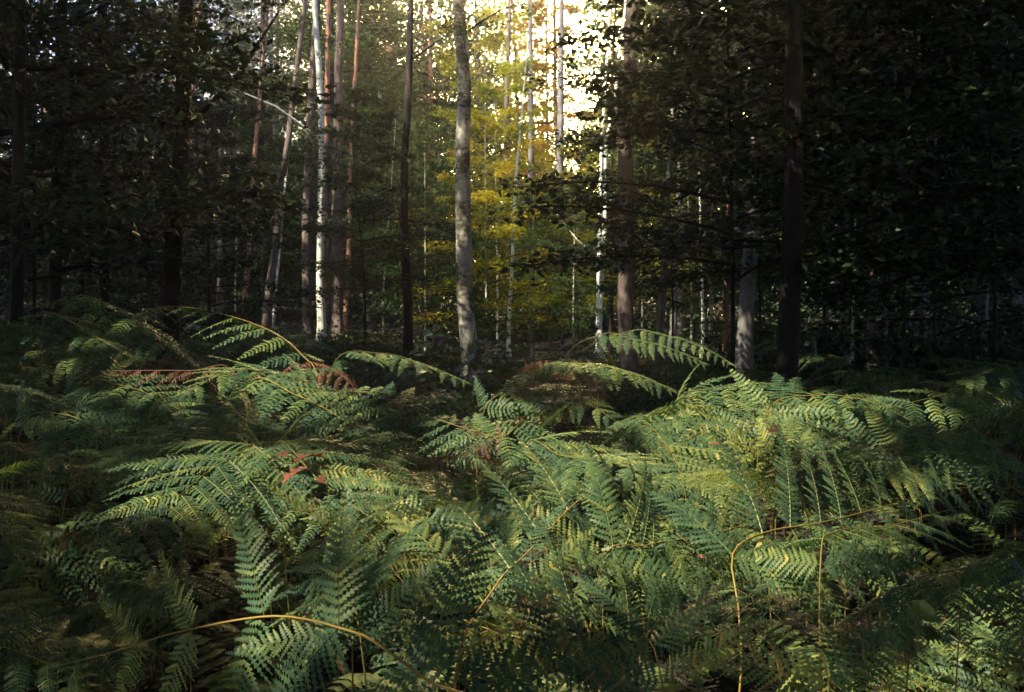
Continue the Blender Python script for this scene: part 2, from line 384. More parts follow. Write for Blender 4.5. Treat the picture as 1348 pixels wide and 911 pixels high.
def hero(pxs, label, kind='green', plen=0.3, pairs=12, name='bracken_frond', stalk_px=None, **kw):
    w_ = [P(*p) for p in pxs]
    b = w_[0]
    if stalk_px: st = [P(*p) for p in stalk_px]
    else:
        d = (w_[0] - w_[1]).normalized()
        st = []
    foot = st[0] if st else b
    gx, gy = foot.x + (0.06 if not st else 0), foot.y + 0.02
    base = Vector((gx, gy, gz(gx, gy) - 0.02))
    root = empty(name, base, label, 'fern', 'bracken fronds of the foreground')
    dd = (w_[0] - w_[1]).normalized()
    mid_ = base.lerp(foot, 0.55) + Vector((dd.x, dd.y, 0)) * 0.08
    stalk = [base, mid_] + st
    if w_[0].y < 2.7: kw['up'] = (kw.get('up', (0, 0, 1))[0], -.95, .34) if kw.get('droop', .25) < 1 else kw.get('up', (0, 0, 1)); kw['droop'] = kw.get('droop', .1)
    if w_[0].y < 2.45 and min(p.y for p in w_) < 2.3 and kind == 'green' and pairs > 8: pairs = 8; plen *= 1.2; kw['wide_until'] = .7
    if w_[0].y > 4.1: kw['coarse'] = True; pairs = max(9, pairs - 2)
    build_frond(root, [p - base for p in w_], kind, plen, pairs, stalk=[p - base for p in stalk], **kw)
    return root

HEROES = [
 ([(558,893,1.78),(500,850,1.82),(462,831,1.86),(362,811,1.95),(235,832,2.05),(150,858,2.12),(60,880,2.2)], 'large dark green frond on a long yellow arching stalk at the bottom left', dict(plen=0.36, pairs=6, seed=1, up=(0.0,-0.9,0.42), wide_until=0.8, thick=0.0042, droop=0.1, yellow=True, stalk_px=[(660,975,1.66)])),
 ([(600,893,1.9),(650,775,2.15),(700,722,2.4),(760,660,2.7),(815,628,3.0),(850,622,3.2)], 'broad bright green frond on a straight yellow stalk in the middle foreground', dict(plen=0.36, pairs=13, seed=2, up=(0.0,-0.45,0.9), wide_until=0.12, thick=0.0034, yellow=True)),
 ([(352,600,3.3),(300,606,3.1),(250,640,2.9),(200,690,2.7),(156,735,2.55)], 'lit frond draping down to a dark tip on the left, beside the black hollow', dict(plen=0.42, pairs=13, seed=3, up=(0.05,-0.5,0.9), wide_until=0.12)),
 ([(360,590,3.3),(420,632,3.05),(500,690,2.8),(575,735,2.6),(620,770,2.5)], 'long green frond sloping to the right below the red fallen leaves', dict(plen=0.34, pairs=14, seed=4, up=(0.1,-0.5,0.9), wide_until=0.12)),
 ([(474,836,1.9),(455,795,2.0),(432,735,2.15),(428,700,2.25)], 'dark teal frond with an upright brown stalk above the yellow arching stalk', dict(plen=0.27, pairs=8, seed=5, up=(0.0,-0.9,0.5), wide_until=0.12, thick=0.003)),
 ([(470,700,2.6),(500,730,2.5),(530,765,2.35),(560,800,2.2)], 'small bright frond tipped with brown teeth just right of the upright brown stalk', dict(plen=0.26, pairs=10, seed=6, up=(0.2,-0.6,0.8), kind='gold')),
 ([(965,728,2.6),(1010,700,2.75),(1080,688,2.9),(1160,668,3.2),(1240,645,3.5),(1320,640,3.8)], 'brightest yellow green frond stretching right from the thin pale upright stalk', dict(plen=0.40, pairs=14, seed=7, up=(-0.2,-0.5,0.85), wide_until=0.12, stalk_px=[(975,893,2.45),(972,800,2.5)], thick=0.0028, yellow=True)),
 ([(1345,744,2.5),(1270,748,2.4),(1190,768,2.3),(1130,810,2.15),(1105,850,2.05)], 'dark frond with purple brown edges drooping over the black hollow at right', dict(plen=0.30, pairs=12, seed=8, up=(0,-0.1,1), wide_until=0.2, droop=2.6, brown_from=0.72)),
 ([(792,440,5.2),(830,446,5.1),(880,458,5.0),(928,478,4.9)], 'isolated lit frond floating above the others before the mottled pine', dict(plen=0.13, pairs=16, seed=9, stalk_px=[(740,480,5.3)], up=(0,-0.4,1), wide_until=0.1, droop=0.8)),
 ([(825,437,5.5),(870,440,5.4),(920,455,5.2),(966,480,5.0)], 'second lit frond just right of and behind the floating one', dict(plen=0.12, pairs=15, seed=10, stalk_px=[(745,485,5.5)], up=(0,-0.4,1), wide_until=0.1, droop=0.8)),
 ([(310,492,5.2),(250,488,5.2),(170,488,5.3),(85,490,5.5)], 'reddish brown dead frond lying level on the left slope', dict(kind='brown', plen=0.2, pairs=14, seed=11)),
 ([(100,392,7.2),(165,415,6.8),(215,450,6.4),(262,486,6.0),(275,500,5.9)], 'topmost dark teal frond on the left slope, bending down to the right', dict(plen=0.5, pairs=14, seed=12, droop=1.0)),
 ([(60,415,6.8),(120,440,6.4),(180,475,6.0)], 'dim frond beneath the topmost one on the left slope', dict(plen=0.42, pairs=12, seed=13, droop=0.8)),
 ([(418,500,5.4),(400,470,5.5),(365,440,5.6),(310,418,5.8),(250,405,6.0),(200,403,6.2)], 'frond with lit tip arching left from a yellow stalk above the slope', dict(plen=0.36, pairs=13, seed=14, droop=1.3, yellow=True)),
 ([(440,478,6.0),(500,465,6.0),(560,480,5.8),(620,505,5.6)], 'green frond falling right towards the leaning dark tuft', dict(plen=0.28, pairs=13, seed=15, droop=0.8)),
 ([(395,490,5.6),(425,482,5.4),(455,498,5.3),(470,515,5.2)], 'sunlit orange brown frond curling beside the yellow stalk', dict(kind='brown', plen=0.26, pairs=10, seed=16)),
 ([(655,600,3.5),(615,602,3.4),(575,612,3.3),(535,640,3.2)], 'dead red brown frond in the middle of the bracken', dict(kind='brown', plen=0.15, pairs=13, seed=17, up=(0,-.6,.7))),
 ([(755,494,7.2),(730,476,7.2),(700,478,7.1),(668,497,7.0)], 'curled purple brown frond at the near edge of the grassy clearing', dict(kind='brown', plen=0.2, pairs=13, seed=18, droop=1.4)),
 ([(705,492,6.8),(760,478,6.7),(830,490,6.5),(890,515,6.3)], 'pale lit frond beside the curled purple brown one', dict(plen=0.55, pairs=14, seed=19)),
 ([(1056,655,3.4),(1020,630,3.4),(970,616,3.4),(900,622,3.3)], 'yellow green frond arching left over dark shadow right of centre', dict(plen=0.28, pairs=13, seed=20, kind='gold', droop=1.4)),
 ([(985,480+60,5.2),(1060,560,5.0),(1120,590,4.6),(1180,620,4.3)], 'green frond running right below the red leaf', dict(plen=0.4, pairs=13, seed=21)),
 ([(900,535,5.4),(950,570,4.9),(1000,600,4.5),(1040,625,4.2)], 'bright yellow green frond sloping down to a browned tip right of centre', dict(plen=0.36, pairs=13, seed=22, kind='gold', brown_from=0.8)),
 ([(1080,745,2.5),(1100,700,2.7),(1180,690,2.9),(1300,655,3.1)], 'dim green frond beneath the brightest one at right', dict(plen=0.3, pairs=12, seed=23, droop=1.0)),
 ([(870,893,1.95),(852,835,2.05),(900,805,2.15),(950,770,2.3)], 'frond with forked yellow stalk and rusty teeth right of the dark red leaf', dict(plen=0.2, pairs=9, seed=24, yellow=True, up=(-.1,-.7,.7))),
 ([(790,745,2.6),(850,718,2.7),(905,708,2.8),(985,690,2.9)], 'fine toothed frond on a thin yellow stalk just left of the brightest one', dict(plen=0.32, pairs=12, seed=25, yellow=True, up=(0,-.6,.8))),
 ([(700,560,4.4),(660,575,4.2),(600,560,4.3),(555,545,4.5)], 'light green frond spreading left above the dead red brown one', dict(plen=0.36, pairs=13, seed=26, up=(0,-.4,.9))),
 ([(690,590,3.9),(740,600,3.7),(820,612,3.5),(900,640,3.3)], 'green frond crossing the middle behind the straight yellow stalk', dict(plen=0.36, pairs=14, seed=27, up=(0,-.4,.9))),
 ([(840,560,4.6),(880,590,4.3),(900,640,3.9),(905,690,3.6)], 'green frond drooping forward right of the middle', dict(plen=0.4, pairs=14, seed=28, up=(0,-.5,.9))),
 ([(330,505,5.0),(390,520,4.6),(440,545,4.3),(500,585,4.0)], 'lit frond pouring right from the bright crest at left', dict(plen=0.4, pairs=14, seed=29, up=(0,-.4,.9))),
 ([(420,520,5.2),(350,490,5.1),(300,490,5.0),(240,520,4.8)], 'bright frond on the crest above the dark hollow at left', dict(plen=0.4, pairs=13, seed=30, up=(0,-.3,.95))),
 ([(720,893,1.95),(735,860,2.0),(770,835,2.1),(840,815,2.3),(900,810,2.4)], 'low dark teal frond at the bottom just right of the middle', dict(plen=0.27, pairs=11, seed=34, up=(0,-.7,.7))),
 ([(1090,893,1.9),(1060,850,2.0),(1010,800,2.2),(960,770,2.4)], 'dim teal frond leaning left below the thin pale upright stalk', dict(plen=0.26, pairs=11, seed=36, up=(.1,-.7,.7))),
 ([(690,770,2.35),(660,740,2.45),(610,700,2.65),(570,690,2.8)], 'green frond reaching left out of the straight yellow stalk', dict(plen=0.26, pairs=11, seed=37, up=(.1,-.6,.8))),
 ([(890,530,6.2),(940,512,6.0),(1000,515,5.8),(1060,545,5.5)], 'sunlit frond on the crest below the blue grey trunk', dict(plen=0.42, pairs=13, seed=41, up=(0,-.4,.9))),
 ([(1010,540,5.6),(1080,520,5.6),(1150,530,5.4),(1210,560,5.2)], 'half lit frond on the crest below the huge black trunk', dict(plen=0.42, pairs=13, seed=42, up=(0,-.4,.9))),
 ([(1335,522,5.2),(1260,518,5.3),(1180,535,5.2),(1100,560,5.0)], 'dim frond reaching left from the right edge below the purplish trunk', dict(plen=0.40, pairs=13, seed=43, up=(0,-.4,.9), brown_from=.8)),
 ([(1150,605,4.2),(1220,578,4.2),(1290,590,4.1),(1345,630,4.0)], 'dim frond running to the right edge under the crest', dict(plen=0.38, pairs=13, seed=44, up=(0,-.4,.9))),
 ([(1030,640,3.9),(1110,610,3.8),(1190,610,3.7),(1260,640,3.6)], 'half lit frond above the brightest one at right', dict(plen=0.36, pairs=13, seed=45, up=(0,-.5,.9))),
 ([(560,690,3.0),(600,655,3.1),(665,640,3.1),(730,655,3.1)], 'crisp lit frond between the dead red brown one and the broad bright one', dict(plen=0.32, pairs=13, seed=46, up=(0,-.5,.9))),
 ([(340,560,3.9),(270,565,3.8),(190,590,3.7),(110,630,3.5)], 'shaded frond reaching left behind the lit draping one', dict(plen=0.36, pairs=13, seed=47, up=(0,-.4,.9))),
 ([(560,560,4.6),(520,530,4.8),(460,515,5.0),(390,530,5.0)], 'lit frond reaching left below the bright crest', dict(plen=0.36, pairs=13, seed=48, up=(0,-.4,.9))),
 ([(90,520,5.2),(140,505,5.2),(200,520,5.0),(270,560,4.7)], 'dark blue green frond under the level dead one on the left slope', dict(plen=0.36, pairs=13, seed=49, up=(0,-.4,.9))),
 ([(640,535,5.6),(700,515,5.6),(760,525,5.4),(820,560,5.2)], 'sunlit frond at the near rim of the grassy clearing', dict(plen=0.38, pairs=13, seed=50, up=(0,-.4,.9))),
 ([(30,560,4.4),(80,545,4.4),(140,570,4.2),(190,610,4.0)], 'dark frond at the left edge of the shaded slope', dict(plen=0.36, pairs=13, seed=51, up=(0,-.4,.9))),
 ([(480,610,3.7),(440,590,3.8),(385,585,3.8),(330,610,3.6)], 'dark frond arching left over the red fallen leaves', dict(plen=0.2, pairs=13, seed=52, up=(0,-.4,.9))),
]
HP = np.array([tuple(P(*p)) for pts_, *_ in HEROES for p in pts_])
for pts_, lab, kw in HEROES: hero(pts_, lab, **kw)

# other fronds: prototypes copied over the slope
def proto_frond(seed, kind, coarse=False):
    r = np.random.default_rng(seed)
    h = r.uniform(0.62, 0.8); L = r.uniform(0.8, 1.0); rise = r.uniform(0.08, 0.22); dr = r.uniform(0.15, 0.5)
    bendy = r.normal(0, 0.12)
    path = [Vector((0.10 + L * t, bendy * t * t, h + rise * math.sin(min(1, t * 1.5) * math.pi / 2) - dr * t * t)) for t in np.linspace(0, 1, 7)]
    root = empty('bracken_frond', (0, 0, 0), cat='fern')
    build_frond(root, path, kind, plen=r.uniform(0.38, 0.47), pairs=11 if coarse else 13, coarse=coarse, seed=seed, stalk=[Vector((0, 0, -0.1)), Vector((0.01, 0, h * 0.5))], wide_until=0.12, droop=r.uniform(0.2, 1.0), brown_from=(0.85 if r.random() < 0.4 else None))
    return root
protos = [(proto_frond(900 + q, 'green'), 'green') for q in range(7)] + [(proto_frond(950 + q, 'gold'), 'gold') for q in range(2)] + [(proto_frond(970, 'brown'), 'brown'), (proto_frond(971, 'brown'), 'brown')]
far_protos = [(proto_frond(910 + q, 'green', True), 'green') for q in range(7)] + [(proto_frond(960 + q, 'gold', True), 'gold') for q in range(2)] + [(proto_frond(972, 'brown', True), 'brown')]
used = set()
WORD = {'green': 'green', 'gold': 'yellowing', 'brown': 'dead brown'}
def region(px, Y):
    c = 0 if px < 210 else 1 if px < 480 else 2 if px < 800 else 3 if px < 1080 else 4
    rws = 0 if Y < 3.2 else 1 if Y < 6 else 2
    names = [['in the dark bottom left corner', 'on the shaded left slope', 'at the top of the shaded left slope'],
             ['below the lit fronds at bottom left', 'around the lit crest left of the middle', 'behind the lit crest left of the middle'],
             ['in the middle foreground', 'in the middle of the bracken field', 'by the grassy clearing below the beech'],
             ['in the foreground right of the middle', 'in the sunlit bracken right of the middle', 'along the sunlit far edge below the blue grey trunk'],
             ['in the dark bottom right corner', 'on the dim right side of the bracken', 'along the dim far edge at right']]
    return names[c][rws]
LANDM = [(60, 800, 'the black hollow at bottom left'), (60, 600, 'the dim left edge'), (60, 450, 'the top left slope'), (200, 430, 'the topmost teal frond'), (200, 500, 'the level dead frond'),
         (330, 430, 'the arching lit tip'), (400, 500, 'the bright left crest'), (250, 640, 'the draping lit frond'), (400, 620, 'the red fallen leaves'), (300, 780, 'the yellow arching stalk'),
         (450, 780, 'the upright brown stalk'), (560, 480, 'the frond falling to the clearing'), (600, 620, 'the middle dead frond'), (700, 480, 'the curled purple brown frond'), (700, 570, 'the light green middle frond'),
         (700, 760, 'the straight yellow stalk'), (870, 450, 'the floating lit frond'), (820, 530, 'the sunlit bank'), (820, 620, 'the frond crossing the middle'), (815, 800, 'the dark red leaf'),
         (950, 520, 'the blue grey trunk foot'), (985, 570, 'the crimson leaf'), (960, 640, 'the yellow green arching frond'), (975, 780, 'the thin pale upright stalk'), (1090, 690, 'the brightest frond'),
         (1100, 530, 'the black trunk foot'), (1150, 600, 'the half lit right frond'), (1180, 760, 'the drooping purple edged frond'), (1290, 530, 'the right edge crest'), (1290, 640, 'the dim right edge'), (1240, 860, 'the yellow leaved bramble')]
r = random.Random(5)
cells = []
y = 1.15
while y < 13.5:
    step = 0.36 + 0.032 * y
    half = 0.56 * y + 0.7
    x = -half
    while x < half:
        cells.append((x + r.uniform(-.5, .5) * step, y + r.uniform(-.5, .5) * step))
        x += step
    y += step
nf = 0
for (x, y) in cells:
    px = 674 + F * x / y
    if 640 < px < 800 and y > 9.5: continue
    if 560 < px < 640 and y > 11: continue
    if y < 2.55 and 180 < px < 1080: continue
    if y < 2.0 and r.random() < (0.4 if (px < 260 or px > 1060) else 0.45): continue
    if 2.0 <= y < 3.2 and (px < 170 or px > 1120) and r.random() < 0.02: continue
    if y > 11 and r.random() < 0.3: continue
    if ((np.abs(HP[:, 0] - x) < .3) & (HP[:, 1] - y > -.1) & (HP[:, 1] - y < .95)).any() and r.random() < (.5 if y > 3.3 else .8): continue
    u = r.random()
    kp = [p for p in (protos if y < 4.2 else far_protos) if p[1] == ('brown' if u < 0.05 else 'gold' if u < 0.10 and y > 3 else 'green')]
    pr, kd = kp[r.randrange(len(kp))]
    if pr not in used: o = pr; used.add(pr)
    else: o = copy_tree(pr)
    s = r.uniform(0.8, 1.12)
    if 560 < px < 800 and y > 5: s *= 0.85 if y < 8 else 0.68
    if px > 800 and y > 4.8: s *= 1.13
    if kd == 'brown': s *= 0.72
    a = r.gauss(-0.7, 1.0) if px > 300 else r.gauss(-0.3, 0.9)
    if r.random() < 0.25: a = r.uniform(-3.1, 3.1)
    if y < 3.2 and math.sin(a) < -0.1: a = -a + r.uniform(-.2, .2)
    if y < 2.6: s *= 0.85
    o.location = (x, y, gz(x, y)); o.rotation_euler = (Matrix.Rotation(r.gauss(.20 if y > 3.6 else .42, .10), 3, 'X') @ Matrix.Rotation(r.gauss(0, .08), 3, 'Y') @ Matrix.Rotation(a, 3, 'Z')).to_euler(); o.scale = (s, s, s)
    lean = ['leaning right', 'leaning away', 'leaning left', 'leaning forward'][int(((a + math.pi / 4) % (2 * math.pi)) // (math.pi / 2))]
    reg = region(px, y)
    qy = HZ - F * (gz(x, y) + .95 - CAMZ) / y
    lm = min(LANDM, key=lambda m_: math.hypot(m_[0] - px, 1.6 * (m_[1] - qy)))
    side = ('left of' if px < lm[0] - 45 else 'right of' if px > lm[0] + 45 else 'behind' if qy < lm[1] else 'before')
    size = 'small' if s < .88 else 'large' if s > 1.02 else 'middling'
    o['label'] = f'{size} {WORD[kd]} bracken frond {lean}, {side} {lm[2]}'
    o['group'] = f'bracken fronds {side} {lm[2]}'
    nf += 1
for p, k in protos + far_protos:
    if p not in used:
        for c in list(p.children): bpy.data.objects.remove(c)
        bpy.data.objects.remove(p)
print('fronds', nf)

def filler():
    r_ = np.random.default_rng(61); g = Geo(); n = 520
    for k in range(n):
        y = r_.uniform(2.9, 9); x = r_.uniform(-.62, .62) * y
        b = np.array([x, y, gz(x, y)]); h = r_.uniform(.12, .5); a = r_.uniform(0, 6.28); dv = np.array([math.cos(a), math.sin(a), 0])
        sd = np.array([-dv[1], dv[0], 0]); L = r_.uniform(.2, .4)
        def q(t): return b + np.array([0, 0, h]) + dv * L * t + np.array([0, 0, .12 * math.sin(t * 2.6)])
        v, f = tube_np([b, b + np.array([0, 0, h * .7]), q(0), q(.5), q(1)], [.003, .0025, .002, .0015, .001], 3); g.add(v, f, 1)
        for t in np.linspace(0, .97, 12):
            w_ = L * .42 * (1 - t) ** .7
            for s_ in (1, -1):
                p0 = q(t); d = sd * s_ * .95 + dv * .35; p1 = p0 + d * w_ - np.array([0, 0, w_ * .25])
                e = dv * .011 * (1 + (1 - t))
                g.add([p0 - e, p0 + e, (p0 + p1) / 2 + e * .9 + [0, 0, .006], p1, (p0 + p1) / 2 - e * .9 + [0, 0, .006]], [[0, 1, 2], [0, 2, 4], [4, 2, 3]], 0)
    tag(link('bracken_seedlings', g.mesh('bracken_seedlings', [M['fern'], M['rachis_green']])), kind='stuff')
filler()

# ------------------------------------------------------------------ crowns
def leaf_cards(cen, nrm, dirv, size, aspect=0.62, six=False):
    """pointed leaves folded along the midrib"""
    n = len(cen)
    d = dirv - nrm * np.sum(dirv * nrm, 1)[:, None]; d /= np.linalg.norm(d, axis=1)[:, None] + 1e-9
    s = np.cross(nrm, d)
    L = size[:, None]; W = size[:, None] * aspect * 0.5
    base = cen - d * L * 0.5; tip = cen + d * L * 0.5
    if six:
        l1 = cen - d * L * 0.2 + s * W * 0.85 + nrm * W * 0.25; l2 = cen + d * L * 0.2 + s * W * 0.8 + nrm * W * 0.2
        r1 = cen - d * L * 0.2 - s * W * 0.85 + nrm * W * 0.25; r2 = cen + d * L * 0.2 - s * W * 0.8 + nrm * W * 0.2
        v = np.stack([base, r1, r2, tip, l2, l1], 1).reshape(-1, 3)
        k = np.arange(n)[:, None] * 6
        f = np.concatenate([k + np.array([[0, 1, 2, 3]]), k + np.array([[0, 3, 4, 5]])])
        return v, f
    l = cen + s * W + nrm * W * 0.25; rr = cen - s * W + nrm * W * 0.25
    v = np.stack([base, rr, tip, l], 1).reshape(-1, 3)
    k = np.arange(n)[:, None] * 4
    return v, np.concatenate([k + np.array([[0, 1, 2]]), k + np.array([[0, 2, 3]])])
def rand_unit(rg, n):
    v = rg.normal(0, 1, (n, 3)); return v / np.linalg.norm(v, axis=1)[:, None]
def crown_mesh(seed, leafmat, height=8.0, z0=1.0, nb=28, blen=2.8, twigs=14, leaves=20, lsize=0.07, tilt=0.35, rise=0.25, six=False, needle=False, barkmat='bark_dark', top=0.35):
    rg = np.random.default_rng(seed); g = Geo()
    for b in range(nb):
        u = (b + rg.random()) / nb
        zb = z0 + (height - z0) * u
        phi = b * 2.4 + rg.normal(0, .3)
        Lb = blen * (1 - (1 - top) * u ** 1.5) * rg.uniform(0.65, 1.15)
        ris = rise * rg.uniform(0.2, 1.6) + 0.25 * u
        dv = np.array([math.cos(phi), math.sin(phi), 0]); sv = np.array([-dv[1], dv[0], 0])
        def pt(t): return dv * Lb * t + np.array([0, 0, zb + Lb * (ris * t - 0.22 * t * t)]) + sv * 0.12 * Lb * math.sin(3 * t + phi)
        ts = np.linspace(0, 1, 7)
        v, f = tube_np([pt(t) for t in ts], np.linspace(0.022, 0.004, 7) * (Lb / 2.5), 4); g.add(v, f, 1)
        for k in range(twigs):
            t = 0.2 + 0.8 * (k + rg.random() * .6) / twigs
            side = 1 if k % 2 else -1
            tl = Lb * 0.36 * (1.1 - 0.7 * t) * rg.uniform(.7, 1.2)
            td = dv * 0.65 + sv * side * 0.8 + np.array([0, 0, rg.normal(0, 0.14)]); td /= np.linalg.norm(td)
            p0 = pt(t); p1 = p0 + td * tl - np.array([0, 0, 0.12 * tl])
            v, f = tube_np([p0, (p0 + p1) / 2 + np.array([0, 0, .03 * tl]), p1], [0.006, 0.004, 0.002], 3); g.add(v, f, 1)
            m = max(4, int(leaves * rg.uniform(.6, 1.2)))
            q = rg.uniform(0.05, 1.08, m)[:, None]
            lat = np.cross(td, [0, 0, 1]); ss = rg.choice([-1, 1], m)[:, None]
            off = np.abs(rg.normal(0.5, .35, m))[:, None] * tl * 0.22 + lsize * 0.4
            cen = p0 + (p1 - p0) * q + lat * ss * off + rg.normal(0, 1, (m, 3)) * np.array([.04, .04, .055]) * (1 + tl)
            nr = np.array([0, 0, 1.0]) + rg.normal(0, tilt, (m, 3)); nr /= np.linalg.norm(nr, axis=1)[:, None]
            dd = td * 0.6 + lat * ss * 0.8 + rg.normal(0, .35, (m, 3))
            sz = lsize * rg.uniform(0.65, 1.25, m)
            v, f = leaf_cards(cen, nr, dd, sz, 0.22 if needle else 0.62, six)
            g.add(v, f, 0)
    return g.mesh('crown', [M[leafmat], M[barkmat]])
CR = {}
CR['young'] = [crown_mesh(300 + q, 'beech', height=7.5, z0=0.9, nb=30, blen=2.7, twigs=14, leaves=30, lsize=0.10, tilt=.55) for q in range(3)]
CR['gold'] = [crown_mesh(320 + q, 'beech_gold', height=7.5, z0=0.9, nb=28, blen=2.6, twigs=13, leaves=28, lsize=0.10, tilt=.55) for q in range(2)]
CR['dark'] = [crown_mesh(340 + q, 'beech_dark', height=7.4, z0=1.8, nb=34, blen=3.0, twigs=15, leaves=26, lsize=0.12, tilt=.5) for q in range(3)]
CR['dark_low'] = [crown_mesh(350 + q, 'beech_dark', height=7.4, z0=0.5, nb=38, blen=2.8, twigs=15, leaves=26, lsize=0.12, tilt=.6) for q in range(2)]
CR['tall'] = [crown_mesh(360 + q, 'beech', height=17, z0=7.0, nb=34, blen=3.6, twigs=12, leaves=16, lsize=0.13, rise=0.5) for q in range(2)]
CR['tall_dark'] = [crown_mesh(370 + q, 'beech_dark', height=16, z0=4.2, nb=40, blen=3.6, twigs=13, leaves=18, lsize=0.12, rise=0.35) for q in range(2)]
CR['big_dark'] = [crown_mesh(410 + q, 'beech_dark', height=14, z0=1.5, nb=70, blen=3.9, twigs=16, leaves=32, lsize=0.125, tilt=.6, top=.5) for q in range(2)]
CR['larch'] = [crown_mesh(380 + q, 'needle', height=17, z0=5.0, nb=60, blen=3.2, twigs=16, leaves=26, lsize=0.26, rise=0.05, needle=True, top=0.15) for q in range(2)]
CR['pine'] = [crown_mesh(390 + q, 'conif', height=18, z0=11, nb=26, blen=2.6, twigs=12, leaves=20, lsize=0.16, rise=0.4, needle=True) for q in range(1)]
CR['sprays'] = [crown_mesh(400 + q, 'beech', height=7.0, z0=2.5, nb=7, blen=1.9, twigs=10, leaves=14, lsize=0.085) for q in range(2)]

def trunk_mesh(pts, r0, bark, seed, sides=12, flare=0.5, rough=0.05):
    A = np.array([tuple(p) for p in pts]); Lt = A[-1][2] - A[0][2]
    n = int(min(60, max(14, Lt / 0.3)))
    path = smooth_path(pts, n)
    z = path[:, 2] - path[0, 2]
    rad = r0 * (1 - 0.72 * (z / max(z[-1], 1)) ** 1.1) * (1 + flare * np.exp(-z / 0.35))
    wob = np.random.default_rng(seed).normal(0, r0 * 0.07, (n, 2)); wob = np.cumsum(wob, 0) * 0.4; wob -= np.linspace(wob[0], wob[-1], n)
    path[:, :2] += wob
    v, f = tube_np(path, rad, sides, rough, seed)
    return mesh_np('trunk', v, f, [M[bark]], smooth=True), path, rad

def tree(name, label, cat, pxs, Y, wpx, bark, crown=None, height=15, seed=0, base_py=None, group=None, stubs=0, crot=0, cscale=1.0, cz=0.0, rough=0.05, limbs=0, flare=0.5, bark_limb=None, cw=1.0):
    """pxs: (px, py) of the trunk seen in the picture from top to bottom, at distance Y"""
    pts = [P(px, py, Y) for px, py in pxs][::-1]
    bx, by = pts[0].x, Y
    base = Vector((bx, by, gz(bx, by) - 0.05))
    if pts[0].z < base.z + 0.3: pts = pts[1:]
    pts = [base] + pts
    topd = (pts[-1] - pts[-2]); topd.z = max(topd.z, .1); topd = topd / topd.z
    topd.x = max(-.12, min(.12, topd.x)); topd.y = 0
    if height > pts[-1].z - base.z + 0.5:
        pts.append(pts[-1] + topd * (height + base.z - pts[-1].z))
    root = empty(name, base, label, cat, group)
    r0 = wpx / F * Y * 0.5 * 1.12
    me, path, rad = trunk_mesh([p - base for p in pts], r0, bark, seed, rough=rough, flare=flare)
    link('trunk', me, root)
    rg = np.random.default_rng(seed + 5)
    for k in range(limbs + stubs):
        stub = k >= limbs
        q = rg.integers(len(path) // 6, int(len(path) * (0.55 if stub else 0.8)))
        p0 = path[q]; ph = rg.uniform(0, 2 * math.pi)
        L = rg.uniform(0.25, 0.9) if stub else rg.uniform(1.5, 3.2)
        dv = np.array([math.cos(ph), math.sin(ph) * .7, rg.uniform(-.1, .3) if stub else rg.uniform(.5, 1.1)])
        p1 = p0 + dv * L * .5; p2 = p0 + dv * L + np.array([rg.normal(0, .1), 0, rg.normal(-.05, .1) * L])
        rr = min(rad[q] * .45, 0.015 if stub else 0.07)
        v, f = tube_np([p0, p1, p2], [rr, rr * .7, rr * .25], 5)
        link('branch', mesh_np('branch', v, f, [M[bark_limb or bark]], smooth=True), root)
    if crown:
        me = crown if not isinstance(crown, str) else CR[crown][seed % len(CR[crown])]
        # hang the crown on the trunk's own line, at mid height
        mid = path[len(path) // 2]
        mt = Matrix.Translation((mid[0] * .6, 0, cz)) @ Matrix.Rotation(crot + seed * 1.7, 4, 'Z') @ Matrix.Diagonal((cscale * cw, cscale * cw, cscale, 1))
        link('crown', me, root, mt)
    return root

